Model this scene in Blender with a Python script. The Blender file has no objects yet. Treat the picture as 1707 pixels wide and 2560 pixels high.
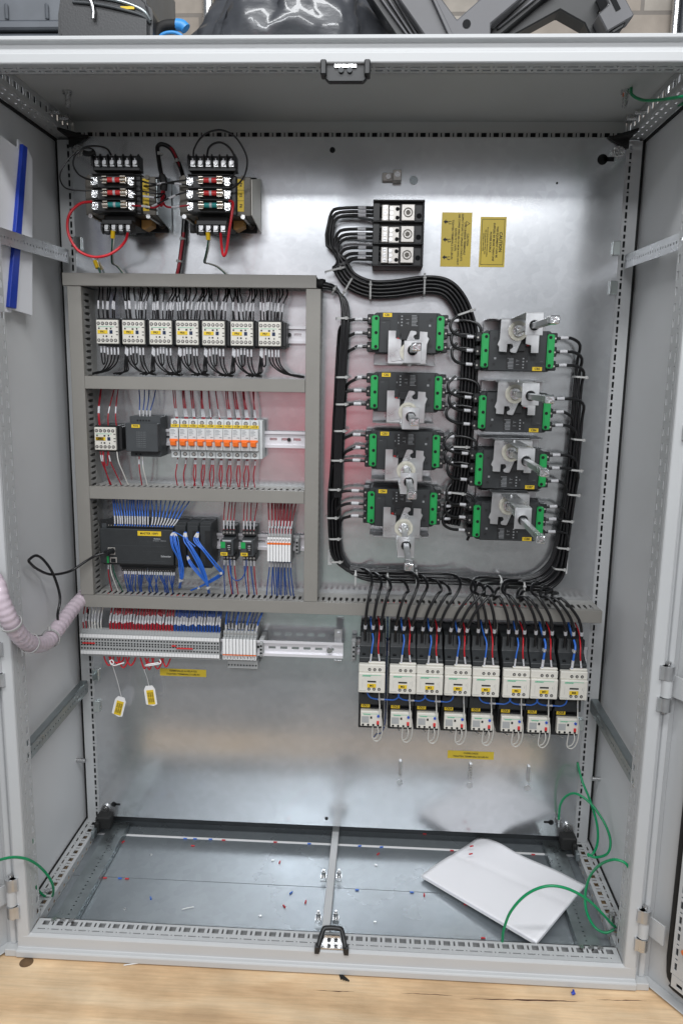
import bpy, bmesh, math, random
import numpy as np
from mathutils import Vector, Matrix
random.seed(7)
scene = bpy.context.scene
COL = scene.collection
# ---------------------------------------------------------------- camera
CAM = np.array([.0874, -1.274, 1.0569]); PITCH, ROLL, YAW, FPX = -.1787, -.0166, .0493, 1934.8
def _rx(t): c, s = math.cos(t), math.sin(t); return np.array([[1,0,0],[0,c,-s],[0,s,c]])
def _ry(t): c, s = math.cos(t), math.sin(t); return np.array([[c,0,s],[0,1,0],[-s,0,c]])
def _rz(t): c, s = math.cos(t), math.sin(t); return np.array([[c,-s,0],[s,c,0],[0,0,1]])
RR = _rz(YAW) @ _rx(PITCH) @ _ry(ROLL)
cd = bpy.data.cameras.new('camera'); cam = bpy.data.objects.new('camera', cd); COL.objects.link(cam)
right, fwd, up = RR[:,0], RR[:,1], RR[:,2]
cam.matrix_world = Matrix(((right[0],up[0],-fwd[0],CAM[0]),(right[1],up[1],-fwd[1],CAM[1]),(right[2],up[2],-fwd[2],CAM[2]),(0,0,0,1)))
cd.sensor_fit = 'VERTICAL'; cd.sensor_height = 36; cd.lens = 36*FPX/2560
cd.clip_start = .02; cd.clip_end = 60
scene.camera = cam
# ---------------------------------------------------------------- room light (world = the workshop round the bench)
w = bpy.data.worlds.new('World'); scene.world = w; w.use_nodes = True
nt = w.node_tree; nt.nodes.clear()
def N(t, **k):
    n = nt.nodes.new(t)
    for a, b in k.items(): setattr(n, a, b)
    return n
out = N('ShaderNodeOutputWorld'); bg = N('ShaderNodeBackground'); tc = N('ShaderNodeTexCoord'); sp = N('ShaderNodeSeparateXYZ')
nt.links.new(tc.outputs['Generated'], sp.inputs[0])
mr = N('ShaderNodeMapRange'); mr.inputs['From Min'].default_value = -1; mr.inputs['From Max'].default_value = 1
nt.links.new(sp.outputs['Z'], mr.inputs['Value'])
cr = N('ShaderNodeValToRGB'); e = cr.color_ramp.elements
e[0].position = 0; e[0].color = (.06,.058,.055,1); e[1].position = 1; e[1].color = (.4,.42,.45,1)
for p, c in ((.36,(.13,.125,.12)),(.425,(.36,.365,.365)),(.49,(.48,.49,.495)),(.525,(.52,.54,.55)),(.548,(.72,.74,.78)),(.59,(.90,.93,.99)),(.63,(.68,.71,.76)),(.72,(.35,.37,.40))):
    q = e.new(p); q.color = (*c,1)
nt.links.new(mr.outputs[0], cr.inputs[0])
nz = N('ShaderNodeTexNoise'); nz.inputs['Scale'].default_value = 3.2; nz.inputs['Detail'].default_value = 3
nt.links.new(tc.outputs['Generated'], nz.inputs['Vector'])
mr2 = N('ShaderNodeMapRange'); mr2.inputs['From Min'].default_value=.3; mr2.inputs['From Max'].default_value=.7; mr2.inputs['To Min'].default_value=.75; mr2.inputs['To Max'].default_value=1.25
nt.links.new(nz.outputs['Fac'], mr2.inputs['Value'])
mul = N('ShaderNodeMixRGB', blend_type='MULTIPLY'); mul.inputs[0].default_value = 1
nt.links.new(cr.outputs[0], mul.inputs[1]); nt.links.new(mr2.outputs[0], mul.inputs[2])
def patch(prev, d, a0, a1, col):      # colour patch added to the world in direction d, to tint reflections
    d = Vector(d).normalized()
    dp = N('ShaderNodeVectorMath', operation='DOT_PRODUCT'); dp.inputs[1].default_value = d
    nm = N('ShaderNodeVectorMath', operation='NORMALIZE'); nt.links.new(tc.outputs['Generated'], nm.inputs[0])
    nt.links.new(nm.outputs[0], dp.inputs[0])
    m = N('ShaderNodeMapRange', interpolation_type='SMOOTHSTEP'); m.inputs['From Min'].default_value = math.cos(a0); m.inputs['From Max'].default_value = math.cos(a1)
    nt.links.new(dp.outputs['Value'], m.inputs['Value'])
    x = N('ShaderNodeMixRGB'); nt.links.new(m.outputs[0], x.inputs[0]); nt.links.new(prev, x.inputs[1]); x.inputs[2].default_value = (*col,1)
    return x.outputs[0]
# the hall is brightest straight behind the camera, where its lit end wall is
fy = N('ShaderNodeMapRange', interpolation_type='SMOOTHSTEP'); fy.inputs['From Min'].default_value=-.25; fy.inputs['From Max'].default_value=-.97; fy.inputs['To Min'].default_value=.50; fy.inputs['To Max'].default_value=1.0
nt.links.new(sp.outputs['Y'], fy.inputs['Value'])
mul2 = N('ShaderNodeMixRGB', blend_type='MULTIPLY'); mul2.inputs[0].default_value = 1
nt.links.new(mul.outputs[0], mul2.inputs[1]); nt.links.new(fy.outputs[0], mul2.inputs[2])
o = mul2.outputs[0]
o = patch(o, (-.075,-1,-.075), .11, .03, (.95,.08,.14))
o = patch(o, (-.02,-1,-.30), .16, .02, (.36,.47,.43))
o = patch(o, (-.25,-1,-.2), .14, .02, (.38,.43,.39))
nt.links.new(o, bg.inputs[0]); bg.inputs[1].default_value = 1.0
nt.links.new(bg.outputs[0], out.inputs[0])
def area(name, loc, target, sx, sy, power, col):
    l = bpy.data.lights.new(name, 'AREA'); l.shape='RECTANGLE'; l.size=sx; l.size_y=sy; l.energy=power; l.color=col
    ob = bpy.data.objects.new(name, l); COL.objects.link(ob); ob.location = loc
    ob.rotation_euler = (Vector(target)-Vector(loc)).to_track_quat('-Z','Y').to_euler()
    return ob
area('ceiling_lamp', (.2,-1.55,3.1), (.1,0,.8), 3.2, .25, 80, (.97,.985,1))
area('ceiling_lamp', (-.5,-4.0,2.9), (0,0,.9), 1.3, .35, 50, (.95,.97,1))
area('ceiling_lamp', (.9,-4.0,2.9), (0,0,.9), 1.3, .35, 34, (.98,.99,1))
vs = scene.view_settings; vs.view_transform='Standard'; vs.look='None'; vs.gamma=1; vs.use_curve_mapping=False; vs.exposure=-0.17
scene.render.engine = 'CYCLES'

# ---------------------------------------------------------------- measuring helpers (photo measurements -> metres in the cabinet)
PY = .36                                                # the mounting plate's front face
def ray(px, py): return RR @ np.array([(px-853.5)/FPX, 1, -(py-1280)/FPX])
def at(px, py, h=0.0):                                  # h metres in front of the mounting plate
    d = ray(px, py); t = (PY-h-CAM[1])/d[1]; return Vector(CAM+t*d)
def atz(px, py, z):
    d = ray(px, py); t = (z-CAM[2])/d[2]; return Vector(CAM+t*d)
def zoomed(ox, oy, s): return lambda a, b, h=0.0: at(ox+a*s, oy+b*s, h)

# ---------------------------------------------------------------- object helpers
def tag(o, label=None, cat=None, group=None, kind=None):
    if label: o['label'] = label
    if cat: o['category'] = cat
    if group: o['group'] = group
    if kind: o['kind'] = kind
    return o
def thing(name, label, cat, loc=(0,0,0), group=None, rot=None):
    o = bpy.data.objects.new(name, None); COL.objects.link(o); o.empty_display_size=.02
    o.location = loc
    if rot: o.rotation_euler = rot
    return tag(o, label, cat, group)
def kids(o): return [c for c in COL.objects if c.parent == o]
def copy_tree(o, parent=None):
    c = o.copy(); COL.objects.link(c); c.parent = parent
    for ch in KID.get(o.name, []): 
        k = copy_tree(bpy.data.objects[ch], c); KID.setdefault(c.name, []).append(k.name)
    return c
KID = {}
def reg(o, parent):
    if parent is not None:
        o.parent = parent; KID.setdefault(parent.name, []).append(o.name)
EACH={'terminal_hole','terminal_screw','screw_hole','terminal_shroud','terminal_block','hinge','wire_terminal','striker_screw','fuse_cap','status_light','case_screw'}
class MB:
    def __init__(s): s.v=[]; s.f=[]; s.sm=[]; s.pr=[]
    def mark(s): s.pr.append((len(s.v),len(s.f)))
    def add(s, vs, fs, smooth=False):
        n=len(s.v); s.v += [tuple(v) for v in vs]; s.f += [tuple(i+n for i in f) for f in fs]; s.sm += [smooth]*len(fs); return s
    def box(s, x0,x1,y0,y1,z0,z1):
        s.mark()
        if x0>x1: x0,x1=x1,x0
        if y0>y1: y0,y1=y1,y0
        if z0>z1: z0,z1=z1,z0
        return s.add([(x0,y0,z0),(x1,y0,z0),(x1,y1,z0),(x0,y1,z0),(x0,y0,z1),(x1,y0,z1),(x1,y1,z1),(x0,y1,z1)],
            [(0,3,2,1),(4,5,6,7),(0,1,5,4),(1,2,6,5),(2,3,7,6),(3,0,4,7)])
    def hb(s, x0,x1,z0,z1,h0,h1): return s.box(x0,x1,-h1,-h0,z0,z1)     # plate-local box, h towards the viewer
    def prism(s, poly, a0, a1, axis='y'):          # poly in the plane across axis
        s.mark(); n=len(poly)
        m={'y':lambda p,a:(p[0],a,p[1]),'x':lambda p,a:(a,p[0],p[1]),'z':lambda p,a:(p[0],p[1],a)}[axis]
        ar=sum(poly[i][0]*poly[(i+1)%n][1]-poly[(i+1)%n][0]*poly[i][1] for i in range(n))
        if ar<0: poly=poly[::-1]
        if a0>a1: a0,a1=a1,a0
        vs=[m(p,a0) for p in poly]+[m(p,a1) for p in poly]
        fl = axis=='y'
        f0=tuple(range(n)); f1=tuple(range(2*n-1,n-1,-1)); sd=[(i,i+n,(i+1)%n+n,(i+1)%n) for i in range(n)]
        if fl: fs=[f0,f1]+sd
        else: fs=[f0[::-1],f1[::-1]]+[q[::-1] for q in sd]
        return s.add(vs,fs)
    def cyl(s, p0, p1, r, n=12, r2=None, smooth=True):
        s.mark(); p0=Vector(p0); p1=Vector(p1); r2=r if r2 is None else r2
        d=(p1-p0).normalized(); u=d.orthogonal().normalized(); v=d.cross(u)
        vs=[]
        for p,rr in ((p0,r),(p1,r2)):
            for i in range(n):
                a=2*math.pi*i/n; vs.append(p+(u*math.cos(a)+v*math.sin(a))*rr)
        s.add(vs,[(i,(i+1)%n,(i+1)%n+n,i+n) for i in range(n)],smooth)
        return s.add([vs[i] for i in range(n)][::-1]+[vs[i+n] for i in range(n)],[tuple(range(n)),tuple(range(n,2*n))])
    def ring(s, c, axis, ro, ri, t, n=24):
        c=Vector(c); d=Vector(axis).normalized(); u=d.orthogonal().normalized(); v=d.cross(u); vs=[]
        for rr,o in ((ro,0),(ro,t),(ri,t),(ri,0)):
            for i in range(n):
                a=2*math.pi*i/n; vs.append(c+d*o+(u*math.cos(a)+v*math.sin(a))*rr)
        fs=[]
        for k in range(4):
            for i in range(n): fs.append((k*n+i,k*n+(i+1)%n,((k+1)%4)*n+(i+1)%n,((k+1)%4)*n+i))
        return s.add(vs,fs)
    def tube(s, pts, r, n=7, sub=4, radii=None):
        P=smooth(pts, sub); m=len(P)
        tg=[(P[min(i+1,m-1)]-P[max(i-1,0)]).normalized() for i in range(m)]
        u=tg[0].orthogonal().normalized(); vs=[]
        for i in range(m):
            u=(u-tg[i]*u.dot(tg[i]))
            if u.length<1e-6: u=tg[i].orthogonal()
            u.normalize(); v=tg[i].cross(u)
            rr=r if radii is None else radii(i/(m-1))
            for k in range(n):
                a=2*math.pi*k/n; vs.append(P[i]+(u*math.cos(a)+v*math.sin(a))*rr)
        fs=[(i*n+k,i*n+(k+1)%n,(i+1)*n+(k+1)%n,(i+1)*n+k) for i in range(m-1) for k in range(n)]
        s.add(vs,fs,True)
        return s.add(vs[:n][::-1]+vs[-n:],[tuple(range(n)),tuple(range(n,2*n))])
    def build(s, name, mat, parent=None, loc=None, bevel=0, rot=None, seg=1):
        if name in EACH and len(s.pr)>1 and s.pr[0]==(0,0):
            first=None; ends=s.pr[1:]+[(len(s.v),len(s.f))]
            for (a,fa),(b,fb) in zip(s.pr,ends):
                q=MB(); q.v=s.v[a:b]; q.f=[tuple(i-a for i in f) for f in s.f[fa:fb]]; q.sm=s.sm[fa:fb]
                o=q.build(name,mat,parent,loc,bevel,rot,seg); first=first or o
            return first
        me=bpy.data.meshes.new(name); me.from_pydata(s.v,[],s.f); me.materials.append(mat)
        me.polygons.foreach_set('use_smooth', s.sm)
        if bevel:
            bm=bmesh.new(); bm.from_mesh(me)
            ed=[e for e in bm.edges if len(e.link_faces)==2 and e.calc_face_angle(0)>.6]
            bmesh.ops.bevel(bm, geom=ed, offset=bevel, segments=seg, affect='EDGES', clamp_overlap=True)
            bm.to_mesh(me); bm.free()
        me.update()
        o=bpy.data.objects.new(name, me); COL.objects.link(o)
        if loc is not None: o.location=loc
        if rot is not None: o.rotation_euler=rot
        reg(o,parent); return o
def smooth(pts, sub=4):
    P=[Vector(p) for p in pts]
    if len(P)<3 or sub<2: return P
    out=[]
    for i in range(len(P)-1):
        a=P[i-1] if i>0 else P[0]*2-P[1]; b=P[i]; c=P[i+1]; d=P[i+2] if i+2<len(P) else P[-1]*2-P[-2]
        for k in range(sub):
            t=k/sub
            out.append(.5*((2*b)+(c-a)*t+(2*a-5*b+4*c-d)*t*t+(3*b-a-3*c+d)*t**3))
    out.append(P[-1]); return out
_tc={}
def text(s, size, mat, parent, x, z, h, rot=0, name='lettering', align='CENTER', squash=1.0, face='-y'):
    key=(s,align)
    if key not in _tc:
        cu=bpy.data.curves.new('t','FONT'); cu.body=s; cu.size=1; cu.align_x=align; cu.align_y='CENTER'; cu.resolution_u=2; cu.offset=.022
        ob=bpy.data.objects.new('t',cu); COL.objects.link(ob)
        bpy.context.view_layer.update()
        me=bpy.data.meshes.new_from_object(ob.evaluated_get(bpy.context.evaluated_depsgraph_get()))
        bpy.data.objects.remove(ob); _tc[key]=me
    me=_tc[key].copy(); me.materials.clear(); me.materials.append(mat); me.name=name
    o=bpy.data.objects.new(name, me); COL.objects.link(o)
    o.matrix_basis = Matrix.Translation((x,-h,z)) @ Matrix.Rotation(rot,4,'Y') @ Matrix.Rotation(math.pi/2,4,'X') @ Matrix.Diagonal((size*squash,size,size,1))
    reg(o,parent); return o

# ---------------------------------------------------------------- materials
def mat(name, col, rough=.5, metal=0, noise=0, nscale=40, spec=.5, bump=0, coat=0, alpha=1, rn=0, stretch=(1,1,1), emis=None, trans=0):
    m=bpy.data.materials.new(name); m.use_nodes=True; t=m.node_tree; b=t.nodes['Principled BSDF']
    b.inputs['Base Color'].default_value=(*col,1); b.inputs['Roughness'].default_value=rough; b.inputs['Metallic'].default_value=metal
    b.inputs['Specular IOR Level'].default_value=spec
    if coat: b.inputs['Coat Weight'].default_value=coat
    if trans: b.inputs['Transmission Weight'].default_value=trans
    if alpha<1: b.inputs['Alpha'].default_value=alpha
    if noise or bump or rn:
        tc=t.nodes.new('ShaderNodeTexCoord'); mp=t.nodes.new('ShaderNodeMapping'); mp.inputs['Scale'].default_value=stretch
        n=t.nodes.new('ShaderNodeTexNoise'); n.inputs['Scale'].default_value=nscale; n.inputs['Detail'].default_value=5
        t.links.new(tc.outputs['Object'],mp.inputs[0]); t.links.new(mp.outputs[0],n.inputs['Vector'])
        if noise:
            r=t.nodes.new('ShaderNodeMapRange'); r.inputs['From Min'].default_value=.25; r.inputs['From Max'].default_value=.75
            r.inputs['To Min'].default_value=1-noise; r.inputs['To Max'].default_value=1+noise
            x=t.nodes.new('ShaderNodeVectorMath'); x.operation='SCALE'; x.inputs[0].default_value=col
            t.links.new(n.outputs['Fac'],r.inputs['Value']); t.links.new(r.outputs[0],x.inputs['Scale']); t.links.new(x.outputs[0],b.inputs['Base Color'])
        if rn:
            r=t.nodes.new('ShaderNodeMapRange'); r.inputs['From Min'].default_value=.3; r.inputs['From Max'].default_value=.7
            r.inputs['To Min'].default_value=max(.02,rough-rn); r.inputs['To Max'].default_value=rough+rn
            t.links.new(n.outputs['Fac'],r.inputs['Value']); t.links.new(r.outputs[0],b.inputs['Roughness'])
        if bump:
            q=t.nodes.new('ShaderNodeBump'); q.inputs['Strength'].default_value=bump; q.inputs['Distance'].default_value=.002
            t.links.new(n.outputs['Fac'],q.inputs['Height']); t.links.new(q.outputs[0],b.inputs['Normal'])
    return m
M={}
M['paint']=mat('light_grey_powder_paint',(.50,.51,.515),.42,noise=.03,nscale=6,rn=.05)
M['panel']=mat('lit_panel_paint',(.69,.70,.71),.45,noise=.05,nscale=4,rn=.12,bump=.03)  # cabinet grey lightened to paint the light on the side walls
M['roof']=mat('shaded_roof_paint',(.50,.51,.50),.5,noise=.05,nscale=5,rn=.08)  # same grey kept darker to paint the shade under the roof
M['duct']=mat('grey_duct_plastic',(.235,.225,.205),.5,noise=.05,nscale=12)
M['ductin']=mat('grey_duct_wall',(.30,.295,.28),.55)
M['black']=mat('black_plastic',(.012,.013,.014),.42,noise=.2,nscale=60)
M['rubber']=mat('black_rubber',(.009,.009,.009),.7)
M['cable']=mat('black_cable_sheath',(.008,.008,.009),.28)
M['anth']=mat('anthracite_plastic',(.024,.027,.029),.5,noise=.12,nscale=80)
M['dgrey']=mat('dark_grey_plastic',(.045,.05,.054),.5,noise=.1,nscale=50)
M['recess']=mat('dark_recess',(.004,.005,.006),.9)
M['cream']=mat('cream_plastic',(.66,.64,.58),.45,noise=.03,nscale=30)
M['white']=mat('white_plastic',(.78,.78,.78),.45)
M['mcb']=mat('pale_grey_plastic',(.58,.6,.6),.45,noise=.03,nscale=40)
M['tgrey']=mat('terminal_grey_plastic',(.36,.37,.37),.5)
M['yellow']=mat('yellow_label',(.72,.50,.02),.5,noise=.04,nscale=60)
M['caution']=mat('yellow_caution_foil',(.74,.55,.04),.38,noise=.06,nscale=20)
M['ink']=mat('black_ink',(.02,.02,.02),.6)
M['inkg']=mat('grey_ink',(.25,.26,.27),.6)
M['inkw']=mat('pale_print',(.42,.43,.44),.6)
M['green']=mat('green_plastic',(.008,.30,.07),.42,noise=.06,nscale=40)
M['gline']=mat('green_print',(.05,.45,.25),.5)
M['orange']=mat('orange_plastic',(.85,.17,.02),.4)
M['redp']=mat('red_plastic',(.6,.03,.03),.4)
M['bluep']=mat('blue_plastic',(.02,.08,.45),.4)
M['navy']=mat('navy_window',(.01,.025,.07),.3)
M['red']=mat('red_wire',(.33,.008,.02),.38)
M['redb']=mat('bright_red_wire',(.50,.01,.02),.35)
M['blue']=mat('blue_wire',(.012,.06,.27),.38)
M['lblue']=mat('bright_blue_wire',(.03,.14,.55),.35)
M['wwhite']=mat('white_wire',(.62,.61,.57),.4)
M['gwire']=mat('green_wire',(.0,.27,.10),.3)
M['dgreen']=mat('dark_green_wire',(.005,.09,.05),.4)
M['sleeve']=mat('white_marker_sleeve',(.52,.52,.54),.35,noise=.35,nscale=700)
M['tie']=mat('cable_tie_nylon',(.42,.42,.41),.4)
M['steel']=mat('bright_steel',(.58,.58,.58),.28,metal=1,rn=.1,nscale=300)
M['chrome']=mat('chrome_steel',(.70,.71,.72),.14,metal=1,bump=.4,nscale=260)
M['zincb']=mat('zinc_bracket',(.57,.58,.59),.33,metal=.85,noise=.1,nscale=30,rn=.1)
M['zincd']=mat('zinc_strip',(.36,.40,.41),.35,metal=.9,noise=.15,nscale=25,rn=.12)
M['rail']=mat('din_rail_steel',(.80,.79,.82),.35,metal=.35)
M['tin']=mat('tinned_metal',(.50,.48,.45),.38,metal=.65,noise=.1,nscale=200)
M['tape']=mat('clear_fitting',(.56,.54,.46),.25,noise=.15,nscale=120,coat=.5)
M['core']=mat('lamination_steel',(.10,.092,.078),.45,metal=.4,noise=.2,nscale=300,stretch=(1,30,1))
M['coil']=mat('amber_coil_paper',(.42,.22,.06),.5)
M['copper']=mat('copper',(.75,.25,.12),.3,metal=1)
M['hose']=mat('translucent_lilac_hose',(.60,.50,.56),.3,coat=.4,noise=.1,nscale=40)
M['paper']=mat('white_paper',(.86,.86,.89),.7)
M['paper2']=mat('paper_page',(.85,.86,.90),.45,coat=.3)
M['spine']=mat('blue_binder_spine',(.01,.045,.40),.35)
M['bag']=mat('black_bin_bag',(.05,.053,.06),.30,bump=.9,nscale=16,coat=.35,stretch=(1,1,2.2))
M['bright']=mat('sky_blue_plastic',(.04,.26,.62),.4)
M['blackfab']=mat('black_fabric',(.035,.036,.038),.42,bump=.12,nscale=300)
M['case']=mat('dark_case_plastic',(.10,.11,.125),.45,noise=.2,nscale=20)
M['frameb']=mat('dusty_black_plastic',(.095,.095,.102),.42,noise=.3,nscale=14,rn=.1)
M['rose']=mat('debris_red',(.5,.02,.03),.4)
M['crimp']=mat('yellow_crimp',(.8,.52,.01),.35)
M['teal']=mat('teal_fuse_band',(.02,.26,.25),.4)
M['brass']=mat('fuse_cap',(.8,.72,.62),.22,metal=1)
M['clear']=mat('clear_foil',(.75,.8,.78),.1,metal=1,rn=.05,nscale=200)
def zincplate(nm,c0,c1,rmin,rmax,bmp,met=.85,coat=0):
    m=bpy.data.materials.new(nm); m.use_nodes=True; t=m.node_tree; b=t.nodes['Principled BSDF']
    tc=t.nodes.new('ShaderNodeTexCoord'); L=t.links.new
    n1=t.nodes.new('ShaderNodeTexNoise'); n1.inputs['Scale'].default_value=3.0; n1.inputs['Detail'].default_value=6
    n2=t.nodes.new('ShaderNodeTexNoise'); n2.inputs['Scale'].default_value=90; n2.inputs['Detail'].default_value=4
    v=t.nodes.new('ShaderNodeTexVoronoi'); v.inputs['Scale'].default_value=70
    for n in (n1,n2,v): L(tc.outputs['Object'],n.inputs['Vector'])
    c=t.nodes.new('ShaderNodeValToRGB'); e=c.color_ramp.elements; e[0].position=.3; e[0].color=(*c0,1); e[1].position=.7; e[1].color=(*c1,1)
    L(n1.outputs['Fac'],c.inputs[0])
    bw=t.nodes.new('ShaderNodeRGBToBW'); L(v.outputs['Color'],bw.inputs[0]); mx=t.nodes.new('ShaderNodeMixRGB'); mx.blend_type='MULTIPLY'; mx.inputs[0].default_value=.10
    L(c.outputs[0],mx.inputs[1]); L(bw.outputs[0],mx.inputs[2]); L(mx.outputs[0],b.inputs['Base Color'])
    b.inputs['Metallic'].default_value=met; b.inputs['Coat Weight'].default_value=coat; b.inputs['Coat Roughness'].default_value=.11; b.inputs['Coat IOR'].default_value=2.5
    r=t.nodes.new('ShaderNodeMapRange'); r.inputs['From Min'].default_value=.35; r.inputs['From Max'].default_value=.65; r.inputs['To Min'].default_value=rmin; r.inputs['To Max'].default_value=rmax
    L(n1.outputs['Fac'],r.inputs['Value']); L(r.outputs[0],b.inputs['Roughness'])
    q=t.nodes.new('ShaderNodeBump'); q.inputs['Strength'].default_value=.06; q.inputs['Distance'].default_value=.001
    L(n2.outputs['Fac'],q.inputs['Height'])
    q2=t.nodes.new('ShaderNodeBump'); q2.inputs['Strength'].default_value=bmp; q2.inputs['Distance'].default_value=.004
    L(n1.outputs['Fac'],q2.inputs['Height']); L(q.outputs[0],q2.inputs['Normal']); L(q2.outputs[0],b.inputs['Normal'])
    return m
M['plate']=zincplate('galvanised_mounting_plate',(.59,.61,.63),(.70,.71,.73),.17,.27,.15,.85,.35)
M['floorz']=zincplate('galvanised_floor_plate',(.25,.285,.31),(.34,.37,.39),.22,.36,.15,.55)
def plywood():
    m=bpy.data.materials.new('plywood'); m.use_nodes=True; t=m.node_tree; b=t.nodes['Principled BSDF']; L=t.links.new
    tc=t.nodes.new('ShaderNodeTexCoord'); mp=t.nodes.new('ShaderNodeMapping'); mp.inputs['Scale'].default_value=(1.5,9,1); mp.inputs['Rotation'].default_value=(0,0,.05)
    L(tc.outputs['Object'],mp.inputs[0])
    n0=t.nodes.new('ShaderNodeTexNoise'); n0.inputs['Scale'].default_value=2.2; n0.inputs['Detail'].default_value=3; L(mp.outputs[0],n0.inputs['Vector'])
    wv=t.nodes.new('ShaderNodeTexWave'); wv.bands_direction='Y'; wv.inputs['Scale'].default_value=.45; wv.inputs['Distortion'].default_value=22; wv.inputs['Detail'].default_value=5; wv.inputs['Detail Scale'].default_value=.8
    L(mp.outputs[0],wv.inputs['Vector'])
    n2=t.nodes.new('ShaderNodeTexNoise'); n2.inputs['Scale'].default_value=13; n2.inputs['Detail'].default_value=9; n2.inputs['Roughness'].default_value=.68; L(mp.outputs[0],n2.inputs['Vector'])
    c=t.nodes.new('ShaderNodeValToRGB'); e=c.color_ramp.elements; e[0].position=.1; e[0].color=(.48,.28,.14,1); e[1].position=.78; e[1].color=(.84,.65,.43,1)
    q=e.new(.46); q.color=(.73,.51,.30,1)
    mx=t.nodes.new('ShaderNodeMixRGB'); mx.inputs[0].default_value=.6; L(wv.outputs['Fac'],mx.inputs[1]); L(n0.outputs['Fac'],mx.inputs[2])
    mx2=t.nodes.new('ShaderNodeMixRGB'); mx2.inputs[0].default_value=.42; L(mx.outputs[0],mx2.inputs[1]); L(n2.outputs['Fac'],mx2.inputs[2])
    L(mx2.outputs[0],c.inputs[0])
    mpb=t.nodes.new('ShaderNodeMapping'); mpb.inputs['Scale'].default_value=(7,190,1); mpb.inputs['Rotation'].default_value=(0,0,.04); L(tc.outputs['Object'],mpb.inputs[0])
    n3=t.nodes.new('ShaderNodeTexNoise'); n3.inputs['Scale'].default_value=1.0; n3.inputs['Detail'].default_value=7; n3.inputs['Roughness'].default_value=.7; L(mpb.outputs[0],n3.inputs['Vector'])
    r3=t.nodes.new('ShaderNodeMapRange'); r3.inputs['From Min'].default_value=.35; r3.inputs['From Max'].default_value=.6; r3.inputs['To Min'].default_value=.90; r3.inputs['To Max'].default_value=1.04; L(n3.outputs['Fac'],r3.inputs['Value'])
    n4=t.nodes.new('ShaderNodeTexNoise'); n4.inputs['Scale'].default_value=9; n4.inputs['Detail'].default_value=6; L(tc.outputs['Object'],n4.inputs['Vector'])
    r4=t.nodes.new('ShaderNodeMapRange'); r4.inputs['From Min'].default_value=.35; r4.inputs['From Max'].default_value=.65; r4.inputs['To Min'].default_value=.82; r4.inputs['To Max'].default_value=1.1; L(n4.outputs['Fac'],r4.inputs['Value'])
    mm=t.nodes.new('ShaderNodeMath'); mm.operation='MULTIPLY'; L(r3.outputs[0],mm.inputs[0]); L(r4.outputs[0],mm.inputs[1])
    vm=t.nodes.new('ShaderNodeVectorMath'); vm.operation='SCALE'; L(c.outputs[0],vm.inputs[0]); L(mm.outputs[0],vm.inputs['Scale'])
    L(vm.outputs[0],b.inputs['Base Color']); b.inputs['Roughness'].default_value=.62
    bp=t.nodes.new('ShaderNodeBump'); bp.inputs['Strength'].default_value=.25; bp.inputs['Distance'].default_value=.001; L(n2.outputs['Fac'],bp.inputs['Height']); L(bp.outputs[0],b.inputs['Normal'])
    return m
M['ply']=plywood()
def brick():
    m=bpy.data.materials.new('painted_block_wall'); m.use_nodes=True; t=m.node_tree; b=t.nodes['Principled BSDF']; L=t.links.new
    tc=t.nodes.new('ShaderNodeTexCoord'); mp=t.nodes.new('ShaderNodeMapping'); mp.inputs['Rotation'].default_value=(math.pi/2,0,0); L(tc.outputs['Object'],mp.inputs[0])
    br=t.nodes.new('ShaderNodeTexBrick'); br.inputs['Scale'].default_value=2.4; br.inputs['Color1'].default_value=(.36,.33,.29,1); br.inputs['Color2'].default_value=(.30,.26,.22,1); br.inputs['Mortar'].default_value=(.20,.18,.16,1); br.inputs['Mortar Size'].default_value=.012
    L(mp.outputs[0],br.inputs['Vector'])
    n=t.nodes.new('ShaderNodeTexNoise'); n.inputs['Scale'].default_value=14; n.inputs['Detail'].default_value=8; L(tc.outputs['Object'],n.inputs['Vector'])
    mx=t.nodes.new('ShaderNodeMixRGB'); mx.blend_type='OVERLAY'; mx.inputs[0].default_value=.5; L(br.outputs['Color'],mx.inputs[1]); L(n.outputs['Fac'],mx.inputs[2]); L(mx.outputs[0],b.inputs['Base Color']); b.inputs['Roughness'].default_value=.8
    bp=t.nodes.new('ShaderNodeBump'); bp.inputs['Strength'].default_value=.5; bp.inputs['Distance'].default_value=.01; L(br.outputs['Fac'],bp.inputs['Height']); bp.invert=True; L(bp.outputs[0],b.inputs['Normal'])
    return m
M['brick']=brick()
def slab(mb, O,U,V,W,u0,u1,v0,v1,t):
    O=Vector(O);U=Vector(U);V=Vector(V);W=Vector(W)
    vs=[O+U*u+V*v+W*k for k in (0,t) for u,v in ((u0,v0),(u1,v0),(u1,v1),(u0,v1))]
    fs=[(0,3,2,1),(4,5,6,7),(0,1,5,4),(1,2,6,5),(2,3,7,6),(3,0,4,7)]
    if U.cross(V).dot(W)<0: fs=[f[::-1] for f in fs]
    mb.add(vs,fs)
def holes(L, pitch, ln, off=0): 
    out=[]; u=off
    while u+ln<L: out.append((u,u+ln)); u+=pitch
    return out
def mixholes(L, seq, off=.01):      # seq of (hole length, gap)
    out=[]; u=off; i=0
    while True:
        l,g=seq[i%len(seq)]
        if u+l>L-.005: break
        out.append((u,u+l)); u+=l+g; i+=1
    return out
def perf(mb, O,U,V,W,L,bands,t=.0015):
    for v0,v1,hs in bands:
        if not hs: slab(mb,O,U,V,W,0,L,v0,v1,t); continue
        u=0
        for a,b in hs:
            if a>u: slab(mb,O,U,V,W,u,a,v0,v1,t)
            u=b
        slab(mb,O,U,V,W,u,L,v0,v1,t)

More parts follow.
